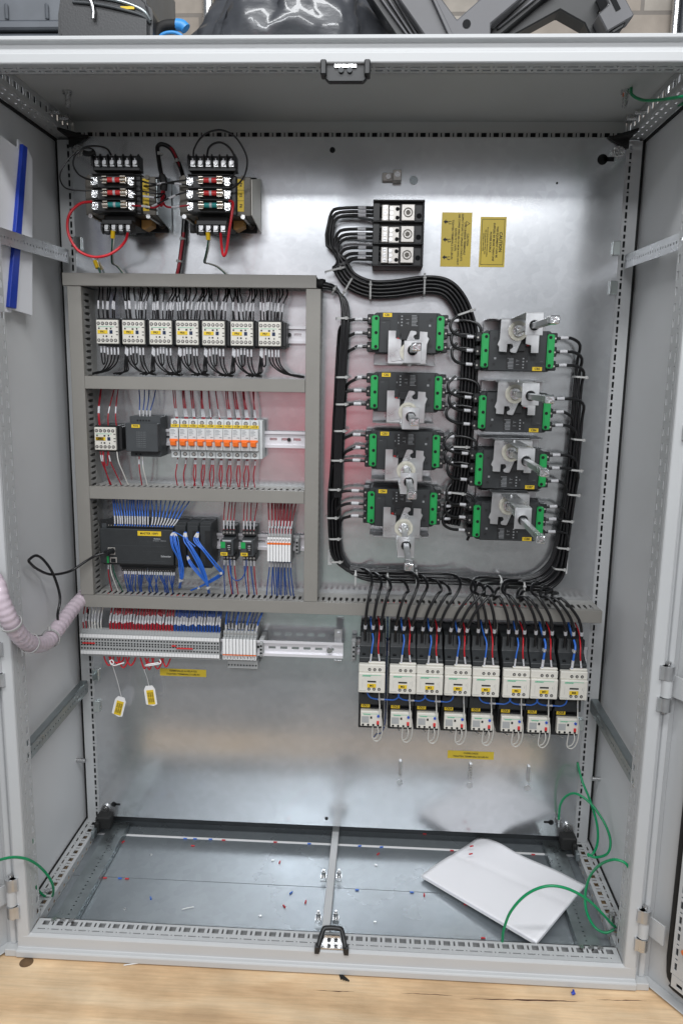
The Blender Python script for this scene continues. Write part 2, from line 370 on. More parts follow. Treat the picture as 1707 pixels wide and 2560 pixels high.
# ================================================================ SETTING
mb=MB().box(-1.3,1.3,-.22,.9,-.075,-.0455)
top=mb.build('workbench_top',M['ply']); tag(top,kind='structure')
tag(MB().box(-4,4,-3.2,3,-.92,-.90).build('floor',mat('concrete_floor',(.26,.26,.26),.6,noise=.2,nscale=3)),kind='structure')
wall=tag(MB().box(-2.2,2.2,.95,1.05,-.9,3.2).build('block_wall',M['brick']),'grimy painted block wall behind the cabinet','wall')
# ================================================================ CABINET
cab=thing('electrical_cabinet','open light grey two door electrical cabinet standing on the plywood','cabinet',(0,0,0))
P=M['paint']
# outer shell
sd=MB().box(-.600,-.593,.03,.415,-.045,1.557).build('side_panel',M['panel'],cab)
MB().box(.593,.600,.03,.415,-.045,1.557).build('side_panel',M['panel'],cab)
MB().box(-.593,.593,.408,.415,-.045,1.55).build('rear_panel',M['dgrey'],cab)
MB().box(-.553,.553,.045,.39,1.548,1.557).build('roof_panel',M['roof'],cab)
# front frame: bottom rail, top rail, two posts, each a rolled profile
def prof(pts): return [(p[0],p[1]) for p in pts]
pb=prof([(-.006,-.004),(.001,0),(.001,-.0035),(.02,-.02),(.02,-.044),(-.014,-.044),(-.016,-.041),(-.016,-.030),(-.013,-.028),(-.0065,-.027)])
f=MB().prism(pb,-.5765,.5765,'x')
pt=prof([(-.006,1.517),(.0,1.5155),(.02,1.530),(.02,1.557),(-.002,1.557),(-.006,1.5555),(-.006,1.5495),(.004,1.5475),(.004,1.535),(-.0045,1.5335),(-.0065,1.531)])
f.prism(pt,-.62,.62,'x')
for s in (-1,1):
    pp=[(.5535*s,.0),(.555*s,-.005),(.573*s,-.0065),(.5765*s,-.005),(.578*s,.008),(.584*s,.010),(.586*s,.004),(.5955*s,.004),(.597*s,.03),(.5555*s,.03)]
    f.prism(pp,-.03,1.53,'z')
    f.box(.5765*s,.600*s,-.012,.02,-.0445,-.030)
f.build('front_frame',P,cab,bevel=.0012)
# perforated inner flanges
sq=lambda L,o=.012: holes(L,.0250,.0135,o)
def dash(L,o=.006): return mixholes(L,[(.015,.0045),(.0025,.0045)],o)
g=MB()
Lf=1.106
b1=[(.0,.009,None),(.009,.012,dash(Lf,.008)),(.012,.021,None),(.021,.0335,mixholes(Lf,[(.0125,.006),(.0035,.0055)],.012)),(.0335,.040,None)]
perf(g,(-.553,.0015,-.0005),(1,0,0),(0,1,0),(0,0,-1),Lf,b1)
g.box(-.553,.553,.0400,.0415,-.030,-.0005)
g.build('bottom_sill',P,cab)
g=MB(); perf(g,(-.553,.0015,1.5175),(1,0,0),(0,1,0),(0,0,1),Lf,[(0,.012,None),(.012,.016,dash(Lf,.008)),(.016,.024,None),(.024,.031,mixholes(Lf,[(.0125,.006),(.0035,.0055)],.012)),(.031,.040,None)])
g.box(-.553,.553,.0400,.0415,1.5175,1.55); g.build('top_rail',P,cab)
for s in (-1,1):
    # bottom side rails (flat top with three rows, inner wall with lozenge holes)
    Ls=.345; g=MB()
    perf(g,(s*.5535,.0425,-.0005),(0,1,0),(s,0,0),(0,0,-1),Ls,[(0,.007,None),(.007,.0165,mixholes(Ls,[(.0125,.006),(.0035,.0055)],.01)),(.0165,.024,None),(.024,.0275,mixholes(Ls,[(.014,.005),(.003,.005)],.004)),(.0275,.035,None)])
    perf(g,(s*.5535,.0425,-.002),(0,1,0),(0,0,-1),(s,0,0),Ls,[(0,.010,None),(.010,.018,holes(Ls,.025,.009,.012)),(.018,.034,None)])
    g.build('bottom_rail',P,cab)
    g=MB()
    perf(g,(s*.5535,.0425,1.5175),(0,1,0),(s,0,0),(0,0,1),Ls,[(0,.006,None),(.006,.010,mixholes(Ls,[(.012,.013)],.006)),(.010,.020,None),(.020,.023,mixholes(Ls,[(.007,.018)],.004)),(.023,.035,None)])
    perf(g,(s*.5535,.0425,1.519),(0,1,0),(0,0,1),(s,0,0),Ls,[(0,.008,None),(.008,.020,mixholes(Ls,[(.0095,.0065),(.0025,.0065)],.01)),(.020,.033,None)])
    g.build('top_side_rail',P,cab)
    # gaskets between rails and side panels
    g=MB().box(s*.5888,s*.5928,.04,.39,-.004,.0005).box(s*.5888,s*.5928,.04,.39,1.512,1.5172).box(s*.582,s*.5928,.386,.390,0,1.517)
    g.build('gasket',M['rubber'],cab)
    # vertical posts: slotted inner flange of the front post and back post facing the viewer
    g=MB(); Lp=1.512
    perf(g,(s*.5535,.0045,.002),(0,0,1),(0,1,0),(s,0,0),Lp,[(0,.009,None),(.009,.0125,mixholes(Lp,[(.0015,.006),(.016,.006)],.01)),(.0125,.026,None),(.026,.036,mixholes(Lp,[(.0125,.0125)],.01)),(.036,.040,None)])
    g.build('front_post_flange',P,cab)
    g=MB()
    perf(g,(s*.551,.374,.0),(0,0,1),(s,0,0),(0,1,0),Lp,[(0,.009,None),(.009,.0135,mixholes(Lp,[(.0125,.005),(.0035,.004),(.0125,.005),(.008,.005)],.01)),(.0135,.033,None)])
    g.box(s*.551,s*.5525,.3755,.405,0,1.515)
    g.build('rear_post',P,cab)
g=MB(); perf(g,(-.55,.378,1.517),(1,0,0),(0,0,1),(0,1,0),1.1,[(0,.0025,None),(.0025,.0105,mixholes(1.1,[(.0105,.0055),(.0025,.0055)],.004)),(.0105,.033,None)])
g.build('rear_top_rail',M['roof'],cab)
MB().box(-.545,.545,.3805,.383,1.515,1.53).build('rail_hole_shade',M['recess'],cab)  # dark sheet added behind the rail holes to stand for their shade
# floor plates
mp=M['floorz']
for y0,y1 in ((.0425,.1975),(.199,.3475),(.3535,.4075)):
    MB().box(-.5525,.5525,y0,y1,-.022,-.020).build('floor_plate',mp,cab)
MB().box(-.5525,.5525,.3478,.3532,-.0225,-.0188).build('brush_strip',M['white'],cab)
for x in (-.405,-.13,.10,.36):
    for y in (.28,.10):
        MB().cyl((x,y,-.020),(x,y,-.0180),.003,12).build('floor_stud',M['steel'],cab)
# mounting strips left / right and centre strut
for s in (-1,1):
    g=MB(); perf(g,(s*.484,.0445,-.002),(0,1,0),(s,0,0),(0,0,-1),.33,[(0,.016,None),(.016,.020,holes(.33,.0125,.003,.01)),(.020,.042,None)])
    perf(g,(s*.484,.0445,-.0035),(0,1,0),(0,0,-1),(s,0,0),.33,[(0,.005,None),(.005,.009,holes(.33,.0125,.004,.006)),(.009,.014,None)])
    g.build('floor_strip',M['zincd'],cab)
    for k in (.488,.505,.522): MB().cyl((s*k,.034,-.001),(s*k,.034,.003),.0055,8).build('screw',M['steel'],cab)
st=MB().box(-.003,.0125,.0425,.398,-.012,-.002); st.build('centre_strut',P,cab,bevel=.001)
for x,y in ((-.012,.225),(.021,.228),(-.013,.095),(.022,.098)):
    c=MB().box(x-.006,x+.006,y-.008,y+.006,-.0195,-.012).cyl((x,y,-.012),(x,y,-.002),.0042,8).cyl((x,y+.001,-.002),(x,y+.001,.002),.0028,8)
    c.build('strut_clamp',M['steel'],cab)
# latch strikers, top and bottom
def striker(z0,s):
    g=MB()
    poly=[(-.014,0),(.054,0),(.054,s*.006),(.052,s*.019),(.047,s*.0245),(-.006,s*.0245),(-.012,s*.019),(-.014,s*.006)]
    g.prism([(x,z0+z) for x,z in poly],.0,.012)
    o=MB().prism([(x,z0+z) for x,z in [(-.001,0),(.041,0),(.038,s*.018),(.002,s*.018)]],-.001,.004)
    g.box(-.018,-.009,-.010,.014,z0-.004*s,z0+.017*s).box(.048,.057,-.010,.014,z0-.004*s,z0+.017*s)
    b=g.build('latch_striker',M['black'],cab,bevel=.0015)
    MB().box(.003,.036,-.0035,.003,z0+s*.001,z0+s*.0055).build('striker_plate',M['steel'],b)
    MB().cyl((.013,-.002,z0+s*.009),(.013,-.0045,z0+s*.009),.004).cyl((.026,-.002,z0+s*.009),(.026,-.0045,z0+s*.009),.004).build('striker_screw',M['dgrey'],b)
striker(1.5165,-1); 
# bottom striker: arch lying over the sill
g=MB().tube([(-.006,-.006,-.004),(-.004,.0,.008),(.002,.018,.021),(.008,.022,.024),(.032,.022,.024),(.038,.018,.021),(.044,.0,.008),(.046,-.006,-.004)],.0045,8,3)
g.box(-.0115,-.003,-.010,.003,-.006,.007).box(.043,.0515,-.010,.003,-.006,.007)
b=g.build('latch_striker',M['black'],cab)
MB().prism([(.002,.001),(.038,.001),(.034,.018),(.006,.018)],.0095,.012).box(.0,.042,-.004,.010,.0,.0025).build('striker_plate',M['steel'],b)
MB().cyl((.014,.009,.009),(.014,.0078,.009),.0035).cyl((.027,.009,.009),(.027,.0078,.009),.0035).build('striker_screw',M['dgrey'],b)
# side support strips (two each side) with rivets
for s in (-1,1):
    for z,zz in ((1.275,1.283),(.340,.352)):
        g=MB(); Lb=.325
        U=Vector((0,1,(zz-z)/Lb)).normalized()
        perf(g,(s*.560,.020,z-.016),U,(0,0,1),(-s,0,0),Lb,[(0,.011,None),(.011,.015,holes(Lb,.0125,.004,.01)),(.015,.026,None)])
        slab(g,(s*.560,.020,z+.010),U,(s,0,0),(0,0,1),0,Lb,0,.014,.0015)
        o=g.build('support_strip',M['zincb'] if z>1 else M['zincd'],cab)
        MB().cyl((s*.5588,.028,z-.004),(s*.553,.028,z-.003),.0052,10,r2=.003).build('rivet',M['steel'],o)
        for dz in (-.046,.030):
            MB().box(s*.536,s*.551,.352,.359,z+dz-.013+.003,z+dz+.013+.003).build('plate_clip',M['clear'],cab,bevel=.001)
# studs on the side panels and roof
for x in (-.492,.497):
    c=MB().cyl((x,.205,1.548),(x,.205,1.542),.0085,12).cyl((x,.205,1.542),(x,.205,1.520),.005,10).build('earth_stud',M['steel'],cab)
MB().cyl((-.593,.345,.168),(-.572,.345,.168),.005,10).build('earth_stud',M['steel'],cab)
MB().cyl((.593,.345,.175),(.575,.345,.175),.005,10).build('earth_stud',M['steel'],cab)
MB().cyl((-.593,.085,.075),(-.583,.085,.075),.005,10).build('earth_stud',M['copper'],cab)
# mounting plate with its holes, screws and corner blocks
mp=M['plate']
pl=MB().box(-.5495,.5495,.36,.363,.021,1.514).build('mounting_plate',mp,cab)
MB().box(-.5495,-.5475,.363,.375,.021,1.514).box(.5475,.5495,.363,.375,.021,1.514).box(-.5475,.5475,.363,.375,.021,.0235).build('plate_edge_fold',mp,pl)
for x,z,r in ((-.023,1.490,.0055),(-.016,.040,.004),(-.515,.052,.006),(.496,.055,.006),(.505,1.474,.010),(-.07,.93,.002),(.42,1.43,.002)):
    MB().cyl((x,.3598,z),(x,.3590,z),r,16).build('plate_hole',M['recess'],pl)
MB().box(.507,.527,.3590,.3598,1.4705,1.4785).build('plate_hole',M['recess'],pl)
MB().box(-.513,-.500,.3590,.3598,.050,.0545).box(.480,.494,.3590,.3598,.053,.0575).build('plate_hole',M['recess'],pl)
for x,z in ((-.535,1.487),(.534,1.487),(-.535,.040),(.534,.045)):
    o=MB().ring((x,.3598,z),(0,-1,0),.011,.007,.004).cyl((x,.3598,z),(x,.354,z),.0065,12).build('plate_screw',M['steel'],pl)
MB().cyl((.139,.3598,1.434),(.139,.3585,1.434),.0085,20).build('plug',M['zincd'],pl)
for x in (.15,.308,.438):
    o=MB().box(x-.0025,x+.0025,.3545,.3598,.155,.192)
    for k in range(6): o.cyl((x,.3535,.158+k*.006),(x,.3598,.158+k*.006),.004,8)
    o.cyl((x,.3598,.138),(x,.3582,.138),.007,16)
    o.build('rail_support_screw',M['zincb'],pl)
for s in (-1,1):
    z=0.0
    MB().box(s*.515,s*.549,.328,.3585,.006,.036).box(s*.538,s*.549,.318,.330,.0,.028).build('corner_block',M['rubber'],cab,bevel=.003)
    MB().box(s*.541,s*.549,.300,.317,-.0005,.018).build('corner_bracket',M['zincd'],cab,bevel=.001)
    MB().prism([(s*.552,1.5155),(s*.510,1.5155),(s*.519,1.508),(s*.540,1.497),(s*.552,1.492)],.352,.358).prism([(s*.553,.30),(s*.553,.36),(s*.515,.36)],1.509,1.5155,'z').build('corner_block',M['rubber'],cab,bevel=.001)
    MB().cyl((s*.545,.295,1.530),(s*.527,.295,1.530),.006,8).cyl((s*.553,.27,1.532),(s*.533,.27,1.532),.0045,8).build('corner_bolt',M['steel'],cab)
# doors, folded back past ninety degrees; door frame rails, gasket, hinges
def door(s):
    hx,hy=s*.5915,.010
    d=Vector((s*.54,-.84,0)).normalized(); n=Vector((-s*.84,-.54,0)).normalized()     # n: the door's inner side
    O=Vector((hx,hy,0))
    def q(u,k,z): return tuple(O+d*u+n*k+Vector((0,0,z)))
    def bx(mb,u0,u1,k0,k1,z0,z1):
        vs=[q(u,k,z) for z in (z0,z1) for u,k in ((u0,k0),(u1,k0),(u1,k1),(u0,k1))]
        fs=[(0,3,2,1),(4,5,6,7),(0,1,5,4),(1,2,6,5),(2,3,7,6),(3,0,4,7)]
        if d.cross(n).z<0: fs=[f[::-1] for f in fs]
        mb.add(vs,fs)
    m=MB(); bx(m,0,.59,-.020,-.018,-.040,1.555)
    bx(m,0,.002,-.018,.0,-.040,1.555); bx(m,.0,.59,-.018,.002,-.040,-.038); bx(m,.0,.59,-.018,.002,1.553,1.555)
    dr=m.build('door',P,cab,bevel=.001)
    m=MB()
    pth=[q(.50,-.010,-.012),q(.10,-.010,-.012),q(.062,-.010,-.004),q(.050,-.010,.03),q(.050,-.010,.2),q(.050,-.010,1.35),q(.050,-.010,1.49),q(.062,-.010,1.527),q(.10,-.010,1.535),q(.50,-.010,1.535)]
    m.tube(pth,.007,8,4); m.build('door_gasket',M['rubber'],dr)
    m=MB(); Lz=1.47
    perf(m,q(.062,.004,.025),(0,0,1),tuple(d),tuple(n),Lz,[(0,.006,None),(.006,.011,mixholes(Lz,[(.014,.006),(.003,.006),(.014,.006),(.003,.006),(.014,.005),(.009,.005)],.01)),(.011,.028,None)])
    m2=m; slab(m2,q(.062,-.018,.025),(0,0,1),tuple(n),tuple(d),0,Lz,0,.022,.0015); slab(m2,q(.0885,-.018,.025),(0,0,1),tuple(n),tuple(d),0,Lz,0,.022,.0015)
    for zz in (.0,1.50):
        perf(m2,q(.065,.004,zz),tuple(d),(0,0,1),tuple(n),.46,[(0,.006,None),(.006,.013,mixholes(.46,[(.012,.006),(.003,.006)],.01)),(.013,.024,None)])
        slab(m2,q(.065,-.018,zz+.0225),tuple(d),tuple(n),(0,0,1),0,.46,0,.022,.0015)
    m2.build('door_rail',P,dr)
    m=MB()
    for k in range(12):
        zz=.15+k*.1175; bx(m,.0815,.0838,.0056,.0062,zz,zz+.010); bx(m,.0838,.0875,.0056,.0062,zz,zz+.002); bx(m,.0838,.0865,.0056,.0062,zz+.008,zz+.010)
    m.build('punched_mark',M['recess'],dr)
    m=MB().cyl(q(.088,-.018,.085),q(.088,.014,.085),.005,10); m.build('door_stud',M['copper'],dr)
    for zt in (.579,.118,1.04,1.475):
        zb=zt-.075
        a=Vector((s*.5815,-.006,0))
        for z0,z1 in ((zt-.024,zt),(zb-.006,zb+.018)):
            h=MB()
            h.cyl(a+Vector((0,0,z0)),a+Vector((0,0,z1)),.0112,16); h.add([a+Vector(((-s*.014 if i else 0),dy,z)) for z in (z0,z1) for i,dy in ((0,.006),(1,.012),(1,-.006),(0,-.0085))],[(0,1,2,3),(7,6,5,4),(0,4,5,1),(1,5,6,2),(2,6,7,3),(3,7,4,0)])
            h.build('hinge_knuckle',M['zincb'],cab)
        hp=MB().cyl(a+Vector((0,0,zb-.012)),a+Vector((0,0,zt+.006)),.0042,10).build('hinge_pin',M['steel'],dr)
        h=MB().cyl(a+Vector((0,0,zb+.019)),a+Vector((0,0,zt-.025)),.0095,14); 
        slab(h,tuple(O+n*-.001+Vector((0,0,zb+.016))),tuple(d),(0,0,1),tuple(n),0,.040,0,.038,.003)
        h.build('hinge_leaf',P,dr)
    return dr
door(1); door(-1)
# ================================================================ DUCTS AND RAILS
def duct(x0,x1,z0,z1,vert,label,cuth=None):
    t=thing('wiring_duct',label,'cable duct',(0,PY,0))
    D=.080
    a=MB().hb(x0,x1,z0,z1,D-.004,D)
    if vert: a.hb(x0-.0008,x0+.001,z0,z1,D-.012,D); a.hb(x1-.001,x1+.0008,z0,z1,D-.012,D)
    else: a.hb(x0,x1,z0-.0008,z0+.001,D-.012,D); a.hb(x0,x1,z1-.001,z1+.0008,D-.012,D)
    a.build('duct_cover',M['duct'],t,bevel=.0006)
    b=MB(); L=(z1-z0) if vert else (x1-x0)
    hs=holes(L,.0125,.0058,.004); hs2=[(u+.0018,v-.0018) for u,v in hs]
    bands=[(.0,.030,None),(.030,.054,hs),(.054,.058,hs2),(.058,.0605,hs),(.0605,D-.0045,None)]
    for k in (0,1):
        if vert:
            x=(x0+.0012) if k==0 else (x1-.0012)
            perf(b,(x,0,z0),(0,0,1),(0,-1,0),((1,0,0) if k==0 else (-1,0,0)),L,bands,.0015)
        else:
            z=(z0+.0012) if k==0 else (z1-.0012)
            perf(b,(x0,0,z),(1,0,0),(0,-1,0),((0,0,1) if k==0 else (0,0,-1)),L,bands,.0015)
    b.build('slotted_wall',M['ductin'],t)
    MB().hb(x0+.003,x1-.003,z0+.003,z1-.003,.001,.004).build('duct_base',M['ductin'],t)
    return t
duct(-.548,-.0455,1.2175,1.2405,False,'top horizontal grey wiring duct above the seven white relays')
duct(-.5385,-.5125,.5835,1.2155,True,'left vertical grey slotted wiring duct at the cabinet side')
duct(-.0645,-.0375,.5835,1.2155,True,'grey vertical wiring duct between the relay bays and the green ended breakers')
duct(-.5115,-.0660,1.0165,1.0405,False,'horizontal grey duct between the white relays and the orange switch breakers')
duct(-.5115,-.0660,.7915,.8155,False,'horizontal grey duct between the orange switch breakers and the controller')
duct(-.5335,.5500,.5575,.5820,False,'long bottom grey wiring duct running the full width')
def dinrail(x0,x1,zc,h,label):
    t=thing('mounting_rail',label,'din rail',((x0+x1)/2,PY-h,zc)); L=(x1-x0)/2
    g=MB(); L2=2*L
    pr=[(-.0175,-.0075),(-.0175,-.0065),(-.0125,-.0065),(-.0125,0),(.0125,0),(.0125,-.0065),(.0175,-.0065),(.0175,-.0075),(.0115,-.0075),(.0115,-.001),(-.0115,-.001),(-.0115,-.0075)]
    for z0,z1,y0,y1 in ((-.0175,-.0115,-.0075,-.0064),(.0115,.0175,-.0075,-.0064),(-.0126,-.0115,-.0064,0),(.0115,.0126,-.0064,0)): g.box(-L,L,y0,y1,z0,z1)
    perf(g,(-L,-.0001,-.0114),(1,0,0),(0,0,1),(0,-1,0),L2,[(0,.0085,None),(.0085,.0143,holes(L2,.0252,.0155,.008)),(.0143,.0228,None)],.0012)
    g.build('rail_profile',M['rail'],t)
    return t
r=dinrail(-.508,-.068,1.1310,.003,'zinc rail carrying the seven white relays'); MB().cyl((.182,-.003,0),(.182,-.0065,0),.004).build('rail_screw',M['black'],r)
r=dinrail(-.508,-.068,.9150,.003,'zinc rail carrying the orange switch breakers'); MB().cyl((.182,-.003,0),(.182,-.0065,0),.004).cyl((-.045+.0,-.003,0),(-.045,-.0065,0),.004).build('rail_screw',M['black'],r)
dinrail(-.508,-.068,.6930,.003,'zinc rail carrying the controller and small plug-in relays')
r=dinrail(-.555,.0175,.4680,.045,'long bare zinc rail to the right of the grey terminals')
MB().cyl((.2575,-.002,0),(.2575,-.0105,0),.0065,6).build('rail_screw',M['steel'],r)
for x in (-.26,.275): MB().box(x-.008,x+.008,.002,.004,-.03,.045).box(x-.008,x+.008,.0,.045,-.0265,-.025).cyl((x,.002,.034),(x,-.004,.034),.005,8).build('rail_bracket',M['zincb'],r)
dinrail(.035,.545,.4620,.003,'zinc rail behind the eight white motor contactors')
# ================================================================ COMPONENTS
def lab(parent, txt, x0,x1,z0,z1,h, size=None, rot=0, m='yellow', sq=1.0):
    b=MB().hb(x0,x1,z0,z1,h,h+.0006).build('label',M[m],parent)
    text(txt, size or (z1-z0)*.82, M['ink'], b, (x0+x1)/2,(z0+z1)/2,h+.0009,rot=rot,squash=sq)
    return b
def screwhead(mb, x,z,h,r=.0026): mb.cyl((x,-h+.001,z),(x,-h-.0004,z),r,12)
# ---- small relays PR1..PR7 and PR
def relay_proto(loc):
    t=thing('control_relay','x','relay',loc)
    MB().hb(-.0225,.0245,-.0275,.0275,.005,.058).hb(-.0225,.031,-.024,.0245,.006,.052).build('body',M['black'],t,bevel=.001)
    MB().hb(-.0225,.0222,-.0235,.0235,.0585,.066).build('front_cover',M['cream'],t,bevel=.0012)
    s=MB(); rg=MB()
    for k in range(5):
        for z in (.0165,-.0165): 
            rg.cyl((-.0175+k*.0085,-.0665,z),(-.0175+k*.0085,-.0655,z),.0033,12); screwhead(s,-.0175+k*.0085,z,.0668,.0022)
    rg.build('terminal_hole',M['recess'],t); s.build('terminal_screw',M['tin'],t)
    MB().hb(-.018,.014,.0098,.0105,.066,.0664).build('printed_line',M['gline'],t)
    g=MB()
    for x,z,w_ in ((-.0165,.0068,.003),(-.001,.0062,.004),(.0075,.0068,.003),(-.008,-.0085,.002),(-.0015,-.0085,.0035),(.009,-.009,.002)): g.hb(x-w_/2,x+w_/2,z-.0015,z+.0015,.066,.0665)
    g.hb(.0178,.022,.009,.0105,.066,.0665).hb(.0178,.022,-.006,-.0045,.066,.0665).hb(.0178,.022,-.0,.0015,.066,.0665)
    g.build('vent_slot',M['ink'],t)
    MB().hb(.0048,.0110,-.0035,.0035,.066,.0668).build('indicator',M['navy'],t,bevel=.0003)
    return t
RX=[-.489,-.436,-.381,-.327,-.274,-.217,-.161]
pr=relay_proto((RX[0]+.0225,PY,1.129))
rel=[pr]
for x in RX[1:]:
    c=copy_tree(pr); c.location=(x+.0225,PY,1.129); rel.append(c)
for i,c in enumerate(rel):
    lab(c,'PR%d'%(i+1),-.0195,.0008,-.0035,.0035,.0662); tag(c,'white relay with yellow label PR%d on the top rail'%(i+1),group='white control relays of the top row')
c=copy_tree(pr); c.location=(-.479,PY,.914); lab(c,'PR',-.0185,-.003,-.0035,.0035,.0662); tag(c,'white relay labelled PR beside the grey power supply',group='white control relays of the top row')
del c['group']
# ---- power supply
t=thing('power_supply','dark grey din rail power supply with yellow label PWS','power supply',(-.399,PY,.918))
MB().hb(-.033,.0315,-.041,.0425,.005,.050).hb(-.035,.0315,-.0285,.0295,.050,.072).hb(-.052,-.0335,-.022,.02,.004,.030).build('housing',M['dgrey'],t,bevel=.0012)
g=MB()
for k in range(5): g.cyl((-.016+k*.006,-.0495,.034),(-.016+k*.006,-.0507,.034),.0018,8)
g.cyl((-.021,-.0495,-.036),(-.021,-.0507,-.036),.002,8).cyl((-.012,-.0495,-.036),(-.012,-.0507,-.036),.002,8)
g.build('terminal_hole',M['recess'],t)
lab(t,'PWS',-.022,-.005,.0205,.027,.0722)
for k in range(9): text('x'.join(['..:.-'[j%5]*3 for j in range(9)])[:26] if False else '-- ---- --- -----', .0036, M['inkg'], t, -.003,.012-k*.0038,.0724,name='fine_print')
# ---- miniature breakers
def mcb_proto(loc):
    t=thing('miniature_breaker','x','circuit breaker',loc)
    MB().hb(-.0088,.0088,-.040,.040,.006,.048).hb(-.0088,.0088,-.0225,.022,.048,.062).hb(-.0088,.0088,-.040,-.0235,.048,.0505).hb(-.0088,.0088,.0232,.040,.048,.0505).build('housing',M['mcb'],t,bevel=.0009)
    MB().cyl((0,-.0500,.033),(0,-.0509,.033),.0042,14).cyl((0,-.0500,-.032),(0,-.0509,-.032),.0042,14).build('terminal_hole',M['recess'],t)
    MB().cyl((0,-.0500,.033),(0,-.0514,.033),.0030,12).cyl((0,-.0500,-.032),(0,-.0514,-.032),.0030,12).build('terminal_screw',M['tin'],t)
    g=MB()
    for k in range(4): g.hb(-.0065,.001+.002*(k%2),.019-k*.0028,.0200-k*.0028,.062,.0623)
    g.hb(.0015,.0068,.0035,.0052,.062,.0623); g.hb(-.0065,-.001,.0075,.0082,.062,.0623)
    g.build('printed_text',M['inkg'],t)
    MB().hb(-.0086,.0086,-.0042,.0003,.062,.0640).build('toggle_guard',M['orange'],t,bevel=.0005)
    MB().prism([(-.062,-.0145),(-.071,-.0125),(-.073,-.0035),(-.064,-.0025),(-.060,-.0025)],-.0055,.0055,'x').build('toggle',M['orange'],t,bevel=.0006)
    return t
names=['CCB%d'%i for i in range(1,10)]+['ACCB']
mp0=mcb_proto((0,0,0)); ms=[mp0]+[copy_tree(mp0) for _ in range(9)]
for i,(c,nm) in enumerate(zip(ms,names)):
    c.location=(-.3355+.0182*i-(.0015 if i==0 else 0),PY,.9165)
    lab(c,nm,-.0085,.0085,.0233,.0297,.0508,size=.0048,sq=.95)
    tag(c,'orange switch miniature breaker labelled %s'%nm,group='row of miniature breakers')
MB().hb(.0089,.0150,-.040,.040,.006,.046).build('end_bracket',M['mcb'],ms[-1],bevel=.001)
# ---- controller with three expansion modules
t=thing('programmable_controller','wide black controller with blue wires fanned along its top and yellow label','controller',(-.4195,PY,.690))
MB().hb(-.0785,.0785,-.040,.036,.005,.068).hb(-.0785,.0785,.030,.0475,.005,.054).hb(-.045,.078,-.052,-.040,.005,.048).hb(-.076,.078,-.044,-.0385,.01,.06).build('housing',M['anth'],t,bevel=.0015)
MB().hb(-.0785,-.028,.037,.0535,.054,.060).hb(-.0265,.025,.037,.0535,.054,.060).hb(.0265,.0785,.037,.0535,.054,.060).hb(-.040,.015,-.060,-.050,.048,.052).hb(.0165,.076,-.060,-.050,.048,.052).build('terminal_block',M['black'],t,bevel=.0008)
g=MB()
for k in range(26): g.hb(-.067+k*.0055,-.0655+k*.0055,.0405,.0425,.0600,.0606)
for k in range(20): g.hb(-.038+k*.0055,-.0365+k*.0055,-.057,-.0555,.0520,.0526)
g.build('terminal_screw',M['tin'],t)
MB().hb(-.0755,-.0655,.036,.0455,.0605,.0611).build('marking_plate',M['dgrey'],t)
MB().hb(-.058,.062,.0,.0006,.068,.0683).hb(.012,.058,-.012,-.0116,.068,.0683).hb(.022,.062,.009,.0094,.068,.0683).hb(-.04,.06,-.0325,-.032,.068,.0683).build('printed_line',M['dgrey'],t)
lab(t,'MASTER 100F1',.003,.053,.0225,.0325,.0683,size=.0062)
text('Schneider',.0055,M['inkw'],t,.062,-.021,.0685); text('Modicon',.0040,M['inkw'],t,.037,.0165,.0685,align='LEFT'); text('TM221CE40R controller',.0030,M['inkw'],t,.047,.0125,.0685) if False else None
text('24 inputs - ethernet',.0034,M['inkg'],t,.049,.0125,.0685)
o=MB().hb(-.062,-.046,-.0205,-.0045,.068,.0695).build('data_port',M['tin'],t,bevel=.0008); MB().hb(-.0595,-.0485,-.018,-.007,.0690,.0700).build('socket',M['recess'],o)
o=MB().hb(-.058,-.043,-.0375,-.0255,.068,.0695).build('data_port',M['tin'],t,bevel=.0008); MB().hb(-.0555,-.0455,-.0365,-.028,.0690,.0700).build('socket',M['recess'],o)
MB().hb(-.0645,-.0605,-.0385,-.024,.068,.0690).build('port_mark',M['green'],t)
for i in range(3):
    e=MB().hb(.0795+i*.0265,.105+i*.0265,-.046,.052,.005,.060).hb(.0805+i*.0265,.104+i*.0265,-.040,.046,.060,.066).build('expansion_module',M['anth'],t,bevel=.0012)
    MB().hb(.0925+i*.0265,.1025+i*.0265,-.036,.036,.0662,.0680).build('terminal_strip',M['black'],e)
    g=MB()
    for k in range(10): g.hb(.0895+i*.0265,.0905+i*.0265,.026-k*.006,.028-k*.006,.0661,.0666)
    g.build('status_light',M['green'] if i==0 else M['dgrey'],e)
    MB().hb(.084+i*.0265,.100+i*.0265,.0522,.0526,.012,.020).hb(.084+i*.0265,.100+i*.0265,.0522,.0526,.026,.030).hb(.084+i*.0265,.1+i*.0265,.0522,.0526,.04,.052).build('vent',M['dgrey'],e)
